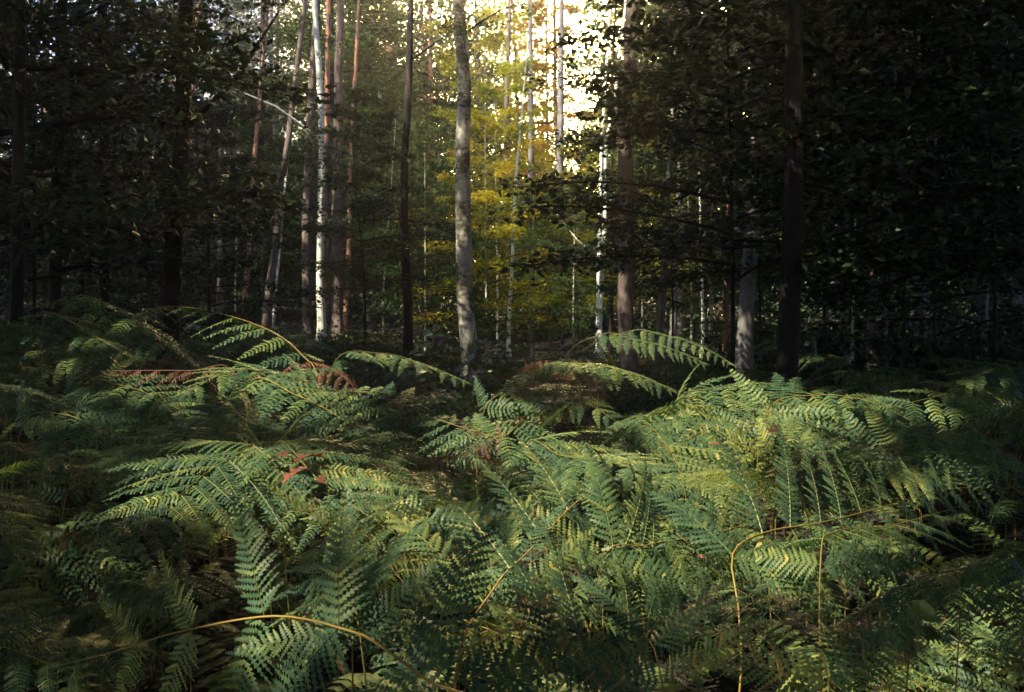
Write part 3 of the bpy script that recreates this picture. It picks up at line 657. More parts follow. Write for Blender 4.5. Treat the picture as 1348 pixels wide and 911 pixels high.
T = [
 # name, label, cat, path, Y, width, bark, kwargs
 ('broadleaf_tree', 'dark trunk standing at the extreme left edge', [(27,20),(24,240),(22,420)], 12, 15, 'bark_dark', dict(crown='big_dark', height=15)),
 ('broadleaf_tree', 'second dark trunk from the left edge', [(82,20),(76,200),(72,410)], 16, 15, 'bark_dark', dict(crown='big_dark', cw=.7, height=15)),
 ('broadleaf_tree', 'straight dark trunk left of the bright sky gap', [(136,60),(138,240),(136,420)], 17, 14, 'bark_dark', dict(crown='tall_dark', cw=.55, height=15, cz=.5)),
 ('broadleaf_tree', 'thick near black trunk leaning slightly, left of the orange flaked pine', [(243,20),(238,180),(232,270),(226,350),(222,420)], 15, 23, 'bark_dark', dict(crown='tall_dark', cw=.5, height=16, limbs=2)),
 ('pine_tree', 'pine with orange flaking bark just right of the thick black trunk', [(263,20),(256,90),(250,180),(246,270),(240,350),(236,420)], 24, 9, 'bark_orange', dict(crown='pine', height=18)),
 ('pine_tree', 'slim straight pine with reddish top and grey foot', [(296,80),(292,180),(290,300),(289,400)], 30, 6, 'bark_pine', dict(crown='pine', height=19, stubs=6)),
 ('pine_tree', 'thin red brown pine leaning towards its right neighbour', [(342,130),(334,220),(328,320),(322,410)], 28, 6, 'bark_orange', dict(crown='pine', height=18, stubs=5)),
 ('pine_tree', 'thin dim red pine between the orange flaked pine and the slim straight one', [(264,200),(262,300),(258,410)], 36, 6, 'bark_pine', dict(height=19)),
 ('birch_tree', 'thin pale leaning birch in the dark woods at left', [(207,170),(200,230),(194,290),(190,410)], 32, 5, 'bark_birch', dict(height=12, limbs=1)),
 ('birch_tree', 'grey birch beside the thin pale leaning one', [(180,190),(184,260),(184,410)], 34, 6, 'bark_grey', dict(height=12, limbs=2)),
 ('broadleaf_tree', 'crooked brown trunk bending left towards its foot', [(378,190),(368,230),(364,310),(354,380),(350,430)], 26, 10, 'bark_pine', dict(height=14, stubs=9, crown='sprays')),
 ('birch_tree', 'very thin white birch at the foot of the crooked brown trunk', [(366,350),(362,395),(361,432)], 33, 4, 'bark_birch', dict(height=9)),
 ('pine_tree', 'purple brown pine just left of the white birch', [(413,90),(408,180),(404,300),(405,432)], 27, 12, 'bark_pine', dict(height=18, crown='pine', cw=.6, rough=.08)),
 ('birch_tree', 'white birch standing out before the group of pines', [(415,20),(420,95),(423,150),(424,220),(421,340),(423,432)], 26, 10, 'bark_birch', dict(height=15, crown='sprays', limbs=2, cz=2)),
 ('pine_tree', 'pine with bright orange patches right behind the white birch', [(433,20),(431,150),(428,240),(430,420)], 30, 8, 'bark_orange', dict(height=18)),
 ('pine_tree', 'stout red brown pine at the right of the pine group', [(447,20),(443,200),(443,432)], 27, 14, 'bark_pine', dict(height=19, crown='pine', cw=.6, rough=.08, stubs=3)),
 ('pine_tree', 'slim glowing orange pine next to the stout red brown one', [(466,130),(461,230),(459,330),(453,425)], 33, 6, 'bark_orange', dict(height=18)),
 ('broadleaf_tree', 'dark slender trunk halfway between the pine group and the big beech', [(541,20),(538,120),(533,220),(533,300),(537,410)], 23, 11, 'bark_dark', dict(height=15, limbs=1)),
 ('beech_tree', 'big pale beech standing nearly in the middle, stained bark', [(605,20),(611,110),(609,200),(610,290),(613,400),(622,480)], 21, 21, 'bark_beech', dict(height=17, crown='tall', cw=.55, limbs=1, rough=.03, flare=.7)),
 ('birch_tree', 'thin pale trunk in the shade right of the big beech', [(684,180),(678,250),(675,330),(670,425)], 31, 5, 'bark_birch', dict(height=10)),
 ('larch_tree', 'golden larch glowing before the bright sky', [(730,20),(731,150),(736,250),(736,420)], 42, 7, 'bark_orange', dict(height=21, crown='larch', stubs=0)),
 ('birch_tree', 'left of the paired pale trunks before the mottled pine', [(797,120),(792,200),(790,300),(788,380)], 30, 6, 'bark_birch', dict(height=14)),
 ('birch_tree', 'right of the paired pale trunks before the mottled pine', [(806,150),(798,180),(797,260),(795,310),(790,400)], 29, 6, 'bark_birch', dict(height=13, limbs=1)),
 ('pine_tree', 'tall mottled pine rising left of the dark right half', [(831,20),(828,90),(821,150),(825,240),(826,300),(823,400),(828,485)], 20, 20, 'bark_pine', dict(height=18, crown='pine', rough=.07, stubs=3)),
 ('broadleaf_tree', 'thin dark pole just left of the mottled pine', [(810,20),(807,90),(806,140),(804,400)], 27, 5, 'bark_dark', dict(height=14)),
 ('broadleaf_tree', 'bluish grey pole leaning right of the mottled pine', [(878,270),(872,380),(868,450),(866,495)], 22, 10, 'bark_grey', dict(height=9)),
 ('broadleaf_tree', 'second bluish pole right of the mottled pine', [(892,300),(888,400),(884,460)], 26, 9, 'bark_grey', dict(height=10)),
 ('birch_tree', 'thin white stem left of the yellowish one, right of the clearing', [(925,400),(926,440),(924,490)], 27, 4, 'bark_birch', dict(height=7)),
 ('birch_tree', 'thin yellowish stem beside the thin white one', [(936,390),(935,440),(932,490)], 26, 5, 'bark_beech', dict(height=8)),
 ('pine_tree', 'slender red pine left of the blue grey trunk', [(958,200),(957,300),(956,400),(955,490)], 24, 7, 'bark_orange', dict(height=17)),
 ('broadleaf_tree', 'blue grey trunk with its left side lit and a flared foot', [(996,200),(990,300),(983,400),(980,470),(978,500)], 17, 19, 'bark_grey', dict(height=14, crown='tall_dark', flare=.9)),
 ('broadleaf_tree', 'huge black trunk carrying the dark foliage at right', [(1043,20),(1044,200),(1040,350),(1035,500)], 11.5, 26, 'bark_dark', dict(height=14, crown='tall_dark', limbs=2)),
 ('broadleaf_tree', 'dim grey trunk behind the right side bracken', [(1112,380),(1110,440),(1112,520)], 20, 8, 'bark_grey', dict(height=9)),
 ('birch_tree', 'thin bluish stem between two dim trunks at right', [(1122,440),(1121,480),(1120,530)], 19, 4, 'bark_birch', dict(height=5)),
 ('broadleaf_tree', 'purplish trunk behind the right side bracken', [(1150,380),(1148,450),(1147,525)], 18, 12, 'bark_pine', dict(height=11, crown='dark')),
 ('broadleaf_tree', 'dim slender trunk right of the purplish one', [(1165,400),(1164,450),(1163,525)], 20, 7, 'bark_grey', dict(height=10)),
 ('broadleaf_tree', 'faint grey trunk near the right edge', [(1296,250),(1296,320),(1294,500)], 22, 11, 'bark_grey', dict(height=12, crown='dark')),
 ('broadleaf_tree', 'dim trunk half hidden in leaves at the far right', [(1213,300),(1214,380),(1214,500)], 24, 10, 'bark_grey', dict(height=12)),
]
GR = {'broadleaf_tree': 'broadleaved trees of the wood', 'pine_tree': 'pines of the wood', 'birch_tree': 'birches of the wood', 'beech_tree': None, 'larch_tree': None}
for q, (nm, lab, path, Y, wpx, bark, kw) in enumerate(T):
    tree(nm, lab, nm.replace('_tree', ' tree').replace('broadleaf ', ''), path, Y, wpx, bark, seed=q + 3, group=GR[nm], **kw)

# understory: young beeches and saplings carrying the layered sprays
YB = [
 # px of trunk, Y, height, crown, scale, label
 (45, 15, 7, 'dark', 1.0, 'dark leafy sapling between the two leftmost trunks'),
 (108, 19, 5.5, 'dark', 1.1, 'dark sapling behind the second trunk from the left'),
 (170, 22, 5.2, 'dark', 1.0, 'dark sapling below the bright sky gap at left'),
 (60, 25, 9, 'dark', 1.2, 'taller dim sapling behind the leftmost trunks'),
 (205, 28, 5.5, 'young', 1.1, 'dim green sapling left of the thick black trunk'),
 (275, 21, 6, 'dark', 0.85, 'shrubby dark sapling at the foot of the orange flaked pine'),
 (310, 32, 5.5, 'young', 1.2, 'dim sapling between the slim straight pine and the leaning red one'),
 (345, 40, 7, 'young', 1.3, 'green sapling behind the crooked brown trunk'),
 (400, 42, 7, 'young', 1.35, 'leafy sapling behind the pine group'),
 (480, 23, 6, 'dark', 0.85, 'dark layered sapling right of the pine group'),
 (505, 30, 7, 'young', 1.25, 'green sapling left of the dark slender trunk'),
 (560, 26, 6, 'young', 1.0, 'green sapling between the dark slender trunk and the big beech'),
 (572, 36, 7.5, 'young', 1.4, 'sapling filling the gap left of the big beech'),
 (640, 27, 7, 'gold', 0.95, 'golden green sapling tight behind the big beech'),
 (655, 35, 10, 'gold', 1.25, 'yellow green tree right of the big beech'),
 (700, 31, 5.5, 'young', 0.8, 'low green sapling behind the clearing'),
 (705, 44, 9, 'gold', 1.2, 'golden tree below the bright sky gap'),
 (680, 48, 13, 'gold', 1, 'tall golden tree rising left of the larch'),
 (640, 43, 14, 'gold', 1, 'tall yellow green tree right behind the big beech'),
 (806, 47, 11, 'gold', 1, 'tall golden tree between the paired pale trunks and the mottled pine'),
 (748, 62, 9, 'gold', 1, 'far golden tree under the brightest sky'),
 (765, 38, 8, 'gold', 1.05, 'golden sapling right of the larch'),
 (755, 27, 5, 'young', 0.7, 'small sapling at the back of the clearing'),
 (845, 33, 9, 'gold', 1.2, 'yellow green tree behind the mottled pine'),
 (885, 23, 8, 'dark', 1.0, 'dark leafy sapling right of the mottled pine'),
 (910, 24, 8, 'young', 1.1, 'green sapling behind the dark one right of the mottled pine'),
 (965, 13, 7.6, 'dark', 0.85, 'dark sapling left of the blue grey trunk'),
 (1000, 22, 9, 'dark', 1.2, 'dark sapling behind the blue grey trunk'),
 (1085, 14, 8, 'dark', 1.0, 'black leafed sapling right of the huge black trunk'),
 (1120, 20, 9, 'dark', 1.2, 'dim sapling above the purplish trunk'),
 (1190, 12.5, 7, 'dark', 0.95, 'near dark sapling spreading over the right side bracken'),
 (1230, 18, 9, 'dark', 1.2, 'dark sapling behind the near one at right'),
 (1310, 13, 8, 'dark', 1.0, 'dark sapling at the right edge'),
 (1290, 24, 10, 'dark', 1.3, 'tall dark sapling at the back of the right edge'),
 (20, 35, 11, 'young', 1.4, 'far sapling behind the left edge'),
 (150, 40, 8, 'young', 1.4, 'far sapling behind the dark left woods'),
 (250, 45, 9, 'young', 1.5, 'far tree behind the orange flaked pine'),
 (450, 50, 10, 'young', 1.5, 'far tree above the stout red brown pine'),
 (540, 52, 13, 'young', 1.6, 'far tree behind the dark slender trunk'),
 (620, 55, 11, 'gold', 1.4, 'far golden tree just behind the big beech'),
 (800, 55, 10, 'gold', 1.3, 'far golden tree behind the paired pale trunks'),
 (900, 42, 12, 'gold', 1.4, 'far yellowish tree above the second bluish pole'),
 (960, 36, 12, 'young', 1.5, 'far green tree behind the slender red pine'),
 (1060, 38, 12, 'young', 1.5, 'far green tree behind the huge black trunk'),
 (1150, 40, 12, 'dark', 1.6, 'far dark tree above the dim trunks at right'),
 (1260, 42, 12, 'dark', 1.6, 'far dark tree behind the right edge foliage'),
]
for q, (px, Y, h, cr, s, lab) in enumerate(YB):
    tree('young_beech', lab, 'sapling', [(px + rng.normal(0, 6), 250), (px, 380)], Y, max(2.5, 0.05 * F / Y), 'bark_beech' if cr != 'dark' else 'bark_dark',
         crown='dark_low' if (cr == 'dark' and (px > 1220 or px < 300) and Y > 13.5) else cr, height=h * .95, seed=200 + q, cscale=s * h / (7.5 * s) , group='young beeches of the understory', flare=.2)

# far wood
rg = np.random.default_rng(77)
far_tr = [(rg.uniform(-1, 1) * (6 + y * .6), y) for y in rg.uniform(34, 84, 150)]
g0 = []
BK = ['bark_pine', 'bark_orange', 'bark_dark', 'bark_grey']
BW = ['brown barked', 'orange barked', 'dark barked', 'grey barked']
for vq in range(4):
    pts_ = [Vector((0, 0, 0)), Vector((rg.normal(0, .2), 0, 8)), Vector((rg.normal(0, .4), 0, 19))]
    g0.append(trunk_mesh(pts_, 0.17, BK[vq], 500 + vq, sides=8)[0])
ZN = [(100, 'behind the leftmost trunks'), (200, 'behind the bright sky gap at left'), (300, 'behind the thick black trunk'), (390, 'behind the crooked brown trunk'), (480, 'behind the pine group'),
      (575, 'behind the dark slender trunk'), (650, 'behind the big beech'), (720, 'behind the grassy clearing'), (790, 'behind the larch'), (870, 'behind the mottled pine'), (980, 'behind the blue grey trunk'),
      (1090, 'behind the huge black trunk'), (1200, 'behind the purplish trunk'), (9999, 'behind the right edge foliage')]
for q, (x, y) in enumerate(far_tr):
    px = x / y * F + 674
    zn = next(z for a_, z in ZN if px < a_)
    dist = 'distant' if y < 58 else 'farthest'
    root = empty('distant_tree', (x, y, gz(x, y) - .05), '', 'tree', f'distant trees {zn}')
    root.rotation_euler.z = rg.uniform(0, 6)
    s = rg.uniform(.7, 1.3)
    root['label'] = f"{'stout' if s > 1.1 else 'thin' if s < .9 else 'slender'} {dist} {BW[q % 4]} tree {zn}"
    link('trunk', g0[q % 4], root, Matrix.Diagonal((s, s, 1, 1)))
    gap = abs(px - 745) < 85
    if gap:
        low = 'gold' if q % 3 else 'young'
        hs = 0.85 if y < 60 else 1.1
    else:
        low = 'young' if 330 < px < 950 else 'dark_low'; hs = rg.uniform(1.2, 1.9) if px > 380 else rg.uniform(1.0, 1.6)
    link('crown', CR[low][q % len(CR[low])], root, Matrix.Diagonal((hs * 1.1, hs * 1.1, hs, 1)))
    if not gap and q % 5 < (1 if px < 250 else 3 if px < 380 else 5 if px < 640 else 4):
        link('crown', CR['tall_dark' if (px > 820 or px < 330) else 'tall'][q % 2], root, Matrix.Scale(1.2, 4))

def leaf_mass(name, n, boxf, size, mat, seed, tilt=0.6):
    rg = np.random.default_rng(seed)
    cen = boxf(rg, n); n = len(cen)
    nr = np.array([0, 0, 1.0]) + rg.normal(0, tilt, (n, 3)); nr /= np.linalg.norm(nr, axis=1)[:, None]
    v, f = leaf_cards(cen, nr, rand_unit(rg, n), size * rg.uniform(.6, 1.3, n), 0.7)
    return tag(link(name, mesh_np(name, v, f, [M[mat]])), kind='stuff')
def clumps(rg, n, xr, yr, zr, rad, per=60, keep=None):
    k = n // per
    c = np.stack([rg.uniform(*xr, k), rg.uniform(*yr, k), rg.uniform(0, 1, k)], 1)
    c[:, 2] = zr[0] + (zr[1] - zr[0]) * c[:, 2]
    if keep is not None: c = c[keep(c, rg)]
    c = np.repeat(c, per, 0)
    return c + rg.normal(0, 1, (len(c), 3)) * np.array([rad, rad, rad * .35])
def far_keep(c, rg):
    px = 674 + F * c[:, 0] / c[:, 1]; py = HZ - F * (c[:, 2] - CAMZ) / c[:, 1]
    # the wood opens towards the bright clearing in the middle and thins at the upper left
    gap = np.exp(-((px - 745) / 115) ** 2) * (1 - sm(250, 340, py))
    g2 = (0.33 * (px < 480) + 0.5 * (px < 220) + 0.1 * (px >= 480) * (px < 600)) * (py < 225) + 0.3 * (px > 1100) * (py < 330)
    return rg.random(len(c)) > np.clip(gap * 1.2 + g2, 0, 1)
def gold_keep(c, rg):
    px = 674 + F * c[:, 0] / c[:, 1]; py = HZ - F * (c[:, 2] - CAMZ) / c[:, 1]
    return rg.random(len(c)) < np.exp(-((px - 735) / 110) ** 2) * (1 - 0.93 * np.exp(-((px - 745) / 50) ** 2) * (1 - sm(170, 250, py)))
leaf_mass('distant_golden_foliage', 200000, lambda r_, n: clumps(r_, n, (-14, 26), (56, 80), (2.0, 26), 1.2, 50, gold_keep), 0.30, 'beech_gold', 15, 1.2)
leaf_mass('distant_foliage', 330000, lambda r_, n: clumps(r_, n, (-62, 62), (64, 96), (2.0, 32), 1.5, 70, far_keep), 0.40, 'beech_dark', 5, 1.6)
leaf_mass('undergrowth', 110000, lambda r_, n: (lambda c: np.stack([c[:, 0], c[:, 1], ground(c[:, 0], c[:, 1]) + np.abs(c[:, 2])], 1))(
    np.concatenate([clumps(r_, n * 2 // 3, (-40, 40), (26, 60), (0.0, 1.6), 0.7, 50), clumps(r_, n // 3, (5, 22), (16, 27), (0.0, 0.7), 0.6, 50)])), 0.13, 'beech_dark', 6)

# unseen canopy added beside, above and behind the viewpoint: it shades the bracken, with gaps cut for the sun patches
LIT = [  # px, py, Y, radius: where sunshine reaches the bracken
 (300, 640, 3.0, .33), (345, 655, 2.9, .28), (420, 640, 3.0, .30), (480, 690, 2.8, .22), (300, 730, 2.0, .16), (360, 805, 1.95, .12),
 (370, 485, 5.4, .75), (450, 495, 5.4, .7), (520, 480, 5.8, .5), (300, 500, 5.1, .4), (330, 480, 5.4, .3), (560, 500, 5.6, .3), (400, 540, 4.6, .3),
 (620, 570, 4.2, .35), (690, 580, 4.0, .35), (760, 600, 3.7, .25), (640, 530, 5.4, .3), (720, 545, 5.0, .3),
 (760, 650, 2.8, .28), (790, 690, 2.6, .25), (720, 710, 2.5, .16), (660, 770, 2.2, .12),
 (800, 490, 7.8, .7), (880, 520, 7.0, .7), (950, 530, 6.5, .7), (900, 560, 5.4, .4), (960, 590, 4.8, .4), (1010, 610, 4.3, .3), (1040, 560, 5.5, .4), (740, 520, 8.0, .4),
 (880, 455, 5.0, .4), (850, 640, 3.6, .3), (830, 610, 4.0, .25), (930, 640, 3.4, .25), 
 (960, 700, 2.8, .25), (1020, 700, 2.8, .36), (1080, 685, 2.9, .34), (1000, 720, 2.6, .2), (1130, 650, 3.4, .22), (1180, 640, 3.6, .15), (910, 770, 2.3, .16),
 (1100, 600, 4.6, .25), (1180, 560, 5.5, .3), (1250, 575, 5.2, .2), (1060, 580, 5.0, .25), (1000, 545, 6.0, .4), (1080, 535, 6.5, .3),
 (730, 800, 2.2, .16), (600, 760, 2.4, .14), (820, 725, 2.6, .2), (560, 830, 2.0, .1), (850, 820, 2.2, .12),
 (490, 740, 2.4, .14), (540, 790, 2.2, .08),
 (420, 100, 26, .7), (423, 220, 26, .8), (422, 330, 26, .7), (423, 400, 26, .7), (440, 130, 28, .6), (430, 200, 30, .7), (410, 300, 27, .5), (255, 80, 24, .4), (248, 170, 24, .4), (460, 300, 33, .6), (611, 130, 21, .6), (610, 190, 21, .7), (609, 250, 21, .7), (611, 320, 21, .7), (614, 400, 21, .5), (620, 470, 21, .6), (824, 200, 20, .25), (826, 380, 20, .2), (970, 430, 17, .4), (972, 485, 17, .4), (1147, 480, 18, .3),
 (700, 500, 17, 1.5), (640, 505, 14, .8), (780, 480, 20, 1.5), (330, 420, 5.6, .25),
]
LITP = np.array([tuple(P(a, b, c)) for a, b, c, d in LIT]); LITR = np.array([d for *_, d in LIT])
SV = np.array(tuple(SUN))
def ring_pts(r_, n):
    c = clumps(r_, n, (-30, 26), (-26, 22), (0.0, 10.0), 0.8, 40)
    d = np.hypot(c[:, 0], c[:, 1] - 3)
    c = c[(d > 11.5 - 2.5 * (c[:, 0] > 0)) & (d < 24) & ~((c[:, 1] > 0) & (np.abs(c[:, 0]) < 0.60 * c[:, 1] + 3.2))]
    c[:, 2] = np.abs(c[:, 2])
    e = c[:, None, :] - LITP[None]; al = e @ SV
    return c[~((np.linalg.norm(e - al[..., None] * SV, axis=2) < LITR[None] * 1.3 + .1).any(1))]
def canopy_pts(r_, n):
    c = clumps(r_, n, (-34, 22), (-26, 17), (8.5, 14.0), 0.9, 40)
    c[:, 2] += 0.0
    # stay out of the sight lines over the bracken and clear of the frame
    c = c[~((c[:, 1] > 2) & (c[:, 2] < 2.6 + c[:, 1] * 0.36))]
    d = c[:, None, :] - LITP[None]
    along = d @ SV
    perp = np.linalg.norm(d - along[..., None] * SV, axis=2)
    hit = (perp < LITR[None] * 0.92).any(1)
    hard = (perp < LITR[None] * 0.8).any(1)
    return c[~hit | (~hard & (r_.random(len(c)) < 0.12))]
leaf_mass('shading_canopy', 215000, canopy_pts, 0.40, 'beech_dark', 8, 0.5)

leaf_mass('shading_ring', 95000, ring_pts, 0.42, 'beech_dark', 12, 1.2)  # unseen ring of leaves added to keep low sky light off the bracken

def high_pts(r_, n):
    c = clumps(r_, n, (-44, 30), (12, 42), (0, 1), 1.0, 40)
    c[:, 2] = 4.2 + 0.36 * c[:, 1] + r_.uniform(0, 4, len(c))
    c = c[(c[:, 0] < -0.42 * c[:, 1] - 1.5) | (c[:, 0] > 0.16 * c[:, 1] + 1)]
    d = c[:, None, :] - LITP[None]; al = d @ SV
    return c[~(np.linalg.norm(d - al[..., None] * SV, axis=2) < LITR[None] * .9).any(1)]
leaf_mass('high_shading_leaves', 125000, high_pts, 0.42, 'beech_dark', 13, .6)  # unseen leaves added above the frame to shade both sides of the wood

# grass in the clearing, litter
def blades(n, seed):
    rg = np.random.default_rng(seed)
    y = rg.uniform(9, 26, n); x = rg.normal(0.05 * y, 0.10 * y + .5, n)
    k_ = np.sin(x * 2.1 + 1) * np.cos(y * 1.3) + .5 * np.sin(x * 5.3 + y * 3.1) + rg.normal(0, .5, n) > -.2
    y = y[k_]; x = x[k_]; n = len(x)
    h = rg.uniform(.05, .2, n) * (0.5 + 1.1 * rg.random(n) ** 3); a = rg.uniform(0, 2 * np.pi, n); wd = 0.006
    z = ground(x, y); b = np.stack([x, y, z], 1)
    s = np.stack([np.cos(a), np.sin(a), 0 * a], 1); ln = np.stack([rg.normal(0, .4, n), rg.normal(0, .4, n), np.ones(n)], 1) * h[:, None]
    v = np.stack([b - s * wd, b + s * wd, b + ln], 1).reshape(-1, 3)
    return v, np.arange(3 * n).reshape(-1, 3)
v, f = blades(45000, 3); tag(link('grass', mesh_np('grass', v, f, [M['grass']])), kind='stuff')
def litter_pts(r_, n):
    y = r_.uniform(0.5, 30, n); x = r_.uniform(-.6, .6, n) * y * 1.1
    return np.stack([x, y, ground(x, y) + .012], 1)
leaf_mass('leaf_litter', 22000, litter_pts, 0.07, 'litter', 9, 0.35)

# ------------------------------------------------------------------ fallen oak leaves and small plants
def oak_mesh(seed):
    r_ = np.random.default_rng(seed); n = 26; v = [(0, 0, 0)]; 
    pts = []
    for side in (1, -1):
        for k in range(n // 2):
            s = k / (n // 2 - 1)
            lobe = 0.62 + 0.38 * math.cos(s * 2 * math.pi * 3.5 + 3.14)
            wv = 0.30 * math.sin(math.pi * min(1, .08 + .92 * s)) ** .7 * lobe * r_.uniform(.9, 1.1)
            pts.append((s, side * wv))
    top = pts[:n // 2]; bot = pts[n // 2:]
    v = []; f = []
    for k in range(n // 2):
        s = k / (n // 2 - 1)
        zc = 0.10 * math.sin(s * 3)
        v += [(top[k][0], top[k][1], zc + .5 * abs(top[k][1]) ** 1.2), (s, 0, zc), (bot[k][0], bot[k][1], zc + .35 * abs(bot[k][1]) ** 1.2)]
    for k in range(n // 2 - 1):
        a = 3 * k
        f += [(a, a + 1, a + 4, a + 3), (a + 1, a + 2, a + 5, a + 4)]
    g = Geo(); g.add(v, f, 0)
    tv, tf = tube_np([(-.22, 0, .03), (0, 0, 0), (.5, 0, .1)], [.008, .007, .003], 4); g.add(tv, tf, 0)
    return g.mesh('oak_leaf', [M['oak']], smooth=True)
om = [oak_mesh(q) for q in range(3)]
OL = [(385,610,3.05,.17,'large red oak leaf lying at the left of the fallen cluster'), (408,616,3.0,.15,'red oak leaf in the middle of the fallen cluster'), (420,628,2.95,.10,'small orange oak leaf at the right end of the fallen cluster'),
      (258,584,3.3,.10,'dark red leaf on top of the lit left frond'), (985,560,5.0,.16,'crimson leaf resting on the bracken right of centre'), (1010,570,4.9,.16,'beige dry leaf right beside the crimson one'),
      (815,803,2.12,.07,'dark maroon curled leaf low in the foreground'), (900,527,6.6,.22,'rusty leaf on the far sunlit bracken'), (935,585,4.7,.09,'small pale tan leaf on the sloping yellow green frond'),
      (460,570,4.2,.14,'dull red leaf hanging in the shade left of the middle'), (925,735,2.5,.05,'tiny orange leaf left of the thin pale upright stalk'), (355,606,3.1,.12,'narrow dark red leaf left of the fallen cluster')]
for q, (px, py, Y, s, lab) in enumerate(OL):
    o = link('fallen_leaf', om[q % 3]); s *= 0.8; o.location = P(px, py, Y); o.scale = (s, s, s)
    o.rotation_euler = (rng.normal(0, .22) + .2, rng.normal(0, .2), rng.uniform(0, 6)); tag(o, lab, 'leaf', 'fallen leaves caught on the bracken')

def broad_plant(px, py, Y, lab, mat, n, ls, spread, seed, cat='plant', name='leafy_plant', stem='rachis_brown', topdir=(0.3, 0, 1)):
    rg = np.random.default_rng(seed); b = P(px, py, Y); base = Vector((b.x, b.y, gz(b.x, b.y)))
    root = empty(name, base, lab, cat)
    hgt = b.z - base.z
    pathp = smooth_path([Vector((0, 0, 0)), Vector((0, 0, hgt * .6)), Vector((topdir[0] * spread, topdir[1] * spread, hgt + topdir[2] * spread))], 14)
    v, f = tube_np(pathp, np.linspace(.012, .003, 14) * Y / 12 + .001, 5); link('stem', mesh_np('stem', v, f, [M[stem]], smooth=True), root)
    c0 = np.zeros((1, 3)); vv, ff = leaf_cards(c0 + [[.5, 0, 0]], np.array([[0, 0, 1.]]), np.array([[1., 0, 0]]), np.array([1.0]), .62, True)
    vv[:, 2] -= 0.25 * vv[:, 0] ** 2
    lm = mesh_np('leaf', vv, ff, [M[mat]], smooth=True)
    for k in range(n):
        q = pathp[int(rg.integers(6, 14))]; a = rg.uniform(0, 6.28); s = ls * rg.uniform(.7, 1.2)
        mt = Matrix.Translation(Vector(q)) @ Matrix.Rotation(a, 4, 'Z') @ Matrix.Translation((rg.uniform(0, spread * .4), 0, rg.normal(0, .03))) @ Matrix.Rotation(rg.uniform(-.5, .5), 4, 'Y') @ Matrix.Rotation(rg.normal(0, .4), 4, 'X') @ Matrix.Scale(s, 4)
        link('leaf', lm, root, mt)
    return root
broad_plant(612, 478, 10, 'small sapling with pale broad leaves before the foot of the big beech', 'pale_leaf', 30, .15, .34, 3, 'sapling', 'broadleaf_sapling')
broad_plant(560, 470, 11, 'dim low sapling left of the pale leaved one', 'pale_leaf', 14, .16, .4, 4, 'sapling', 'broadleaf_sapling')
broad_plant(650, 478, 11.5, 'low bushy sapling right of the foot of the big beech', 'bramble', 40, .15, .5, 8, 'sapling', 'broadleaf_sapling')
broad_plant(575, 482, 12.5, 'low bushy sapling left of the foot of the big beech', 'bramble', 40, .15, .5, 9, 'sapling', 'broadleaf_sapling')
broad_plant(1250, 850, 2.2, 'yellow leaved bramble in the black bottom right corner', 'bramble', 9, .05, .08, 5)
broad_plant(1180, 880, 2.0, 'dark bramble with wide leaves left of the yellow leaved one', 'bramble', 9, .055, .1, 6)
broad_plant(1330, 870, 2.2, 'reddish low plant at the bottom right edge', 'oak', 10, .03, .1, 7)
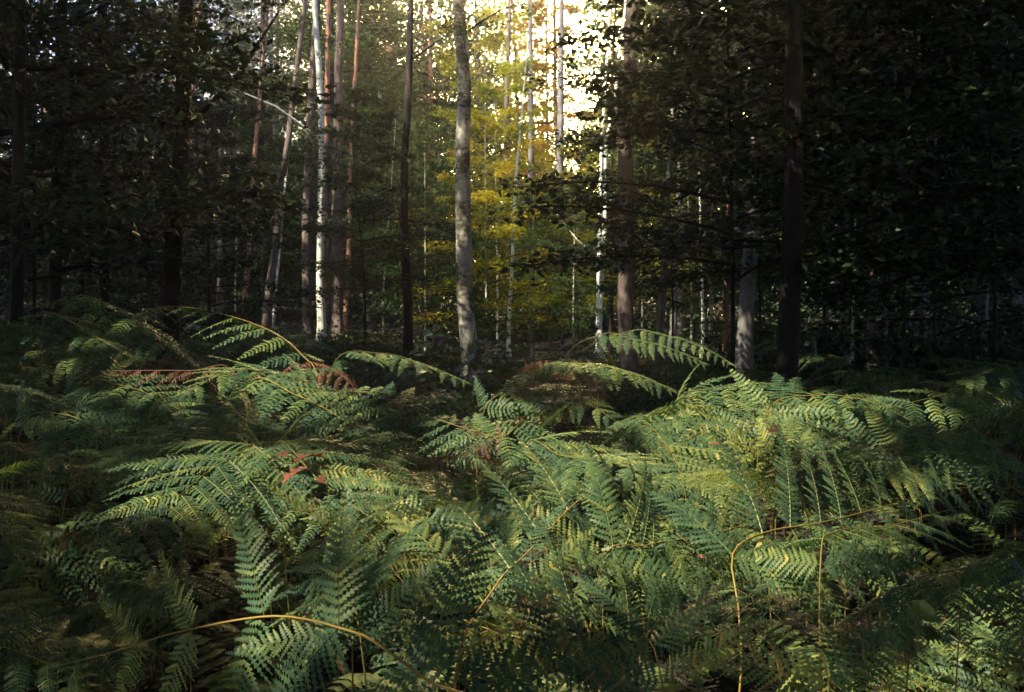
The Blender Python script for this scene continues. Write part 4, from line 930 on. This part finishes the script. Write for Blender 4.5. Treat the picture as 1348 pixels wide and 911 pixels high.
# ------------------------------------------------------------------ forest air
def haze():
    m, t, o = mat_base('forest_air')
    v = N(t, 'ShaderNodeVolumePrincipled'); v.inputs['Density'].default_value = 0.0019
    v.inputs['Color'].default_value = (0.88, 0.88, 1.0, 1); v.inputs['Anisotropy'].default_value = 0.8
    t.links.new(v.outputs[0], o.inputs['Volume'])
    lo = (-260, -60, -2.0); hi = (260, 215, 34)
    vs = [(x, y, z) for x in (lo[0], hi[0]) for y in (lo[1], hi[1]) for z in (lo[2], hi[2])]
    fs = [(0, 1, 3, 2), (4, 6, 7, 5), (0, 4, 5, 1), (2, 3, 7, 6), (0, 2, 6, 4), (1, 5, 7, 3)]
    tag(link('haze', mesh_np('haze', vs, np.array(fs), [m])), kind='stuff')
haze()
def fallen(px, Y, L, ang, r0, lab, mat='bark_pine', seed=0):
    rg = np.random.default_rng(seed); x = (px - 674) / F * Y
    pts = []
    for t in np.linspace(0, 1, 9):
        xx = x + L * t * math.cos(ang) + rg.normal(0, .03); yy = Y + L * t * math.sin(ang) + rg.normal(0, .03)
        pts.append((xx, yy, gz(xx, yy) + r0 * .8 + 0.06 * math.sin(t * 5 + seed)))
    base = Vector(pts[0]); root = empty('fallen_branch', base, lab, 'branch', 'fallen branches around the clearing')
    A = np.array(pts) - np.array(tuple(base))
    v, f = tube_np(A, np.linspace(r0, r0 * .35, 9), 7, .08, seed); link('limb', mesh_np('limb', v, f, [M[mat]], smooth=True), root)
    for k in range(3):
        p = A[2 + 2 * k]; d = np.array([rg.normal(0, .5), rg.normal(0, .5), rg.uniform(.3, .9)]) * L * .25
        v, f = tube_np([p, p + d * .5 + rg.normal(0, .02, 3), p + d], [r0 * .4, r0 * .25, r0 * .1], 5)
        link('twig', mesh_np('twig', v, f, [M[mat]], smooth=True), root)
for q, a in enumerate([(640, 17, 2.6, .2, .05, 'crooked fallen branch beside the foot of the big beech'), (760, 19, 2.2, 2.6, .04, 'fallen branch at the back of the grassy clearing'),
                       (800, 15, 2.4, .5, .05, 'fallen branch left of the foot of the mottled pine'), (880, 16, 1.8, 2.2, .035, 'thin fallen branch between the mottled pine and the blue grey trunk'),
                       (560, 20, 2.8, .1, .05, 'fallen branch left of the big beech'), (400, 24, 3.0, .3, .05, 'fallen branch before the pine group')]):
    fallen(*a, seed=q)
def low_pts(r_, n):
    c = clumps(r_, n, (-14, 9), (12.5, 27), (0, .01), .38, 36)
    px = 674 + F * c[:, 0] / c[:, 1]
    c = c[(px < 655) | (px > 800) | (c[:, 1] > 23)]
    return np.stack([c[:, 0], c[:, 1], ground(c[:, 0], c[:, 1]) + np.abs(c[:, 2]) * 1.2 + .03], 1)
leaf_mass('low_ground_cover', 36000, low_pts, 0.075, 'beech', 31, .7)
print('objects', len(bpy.data.objects))
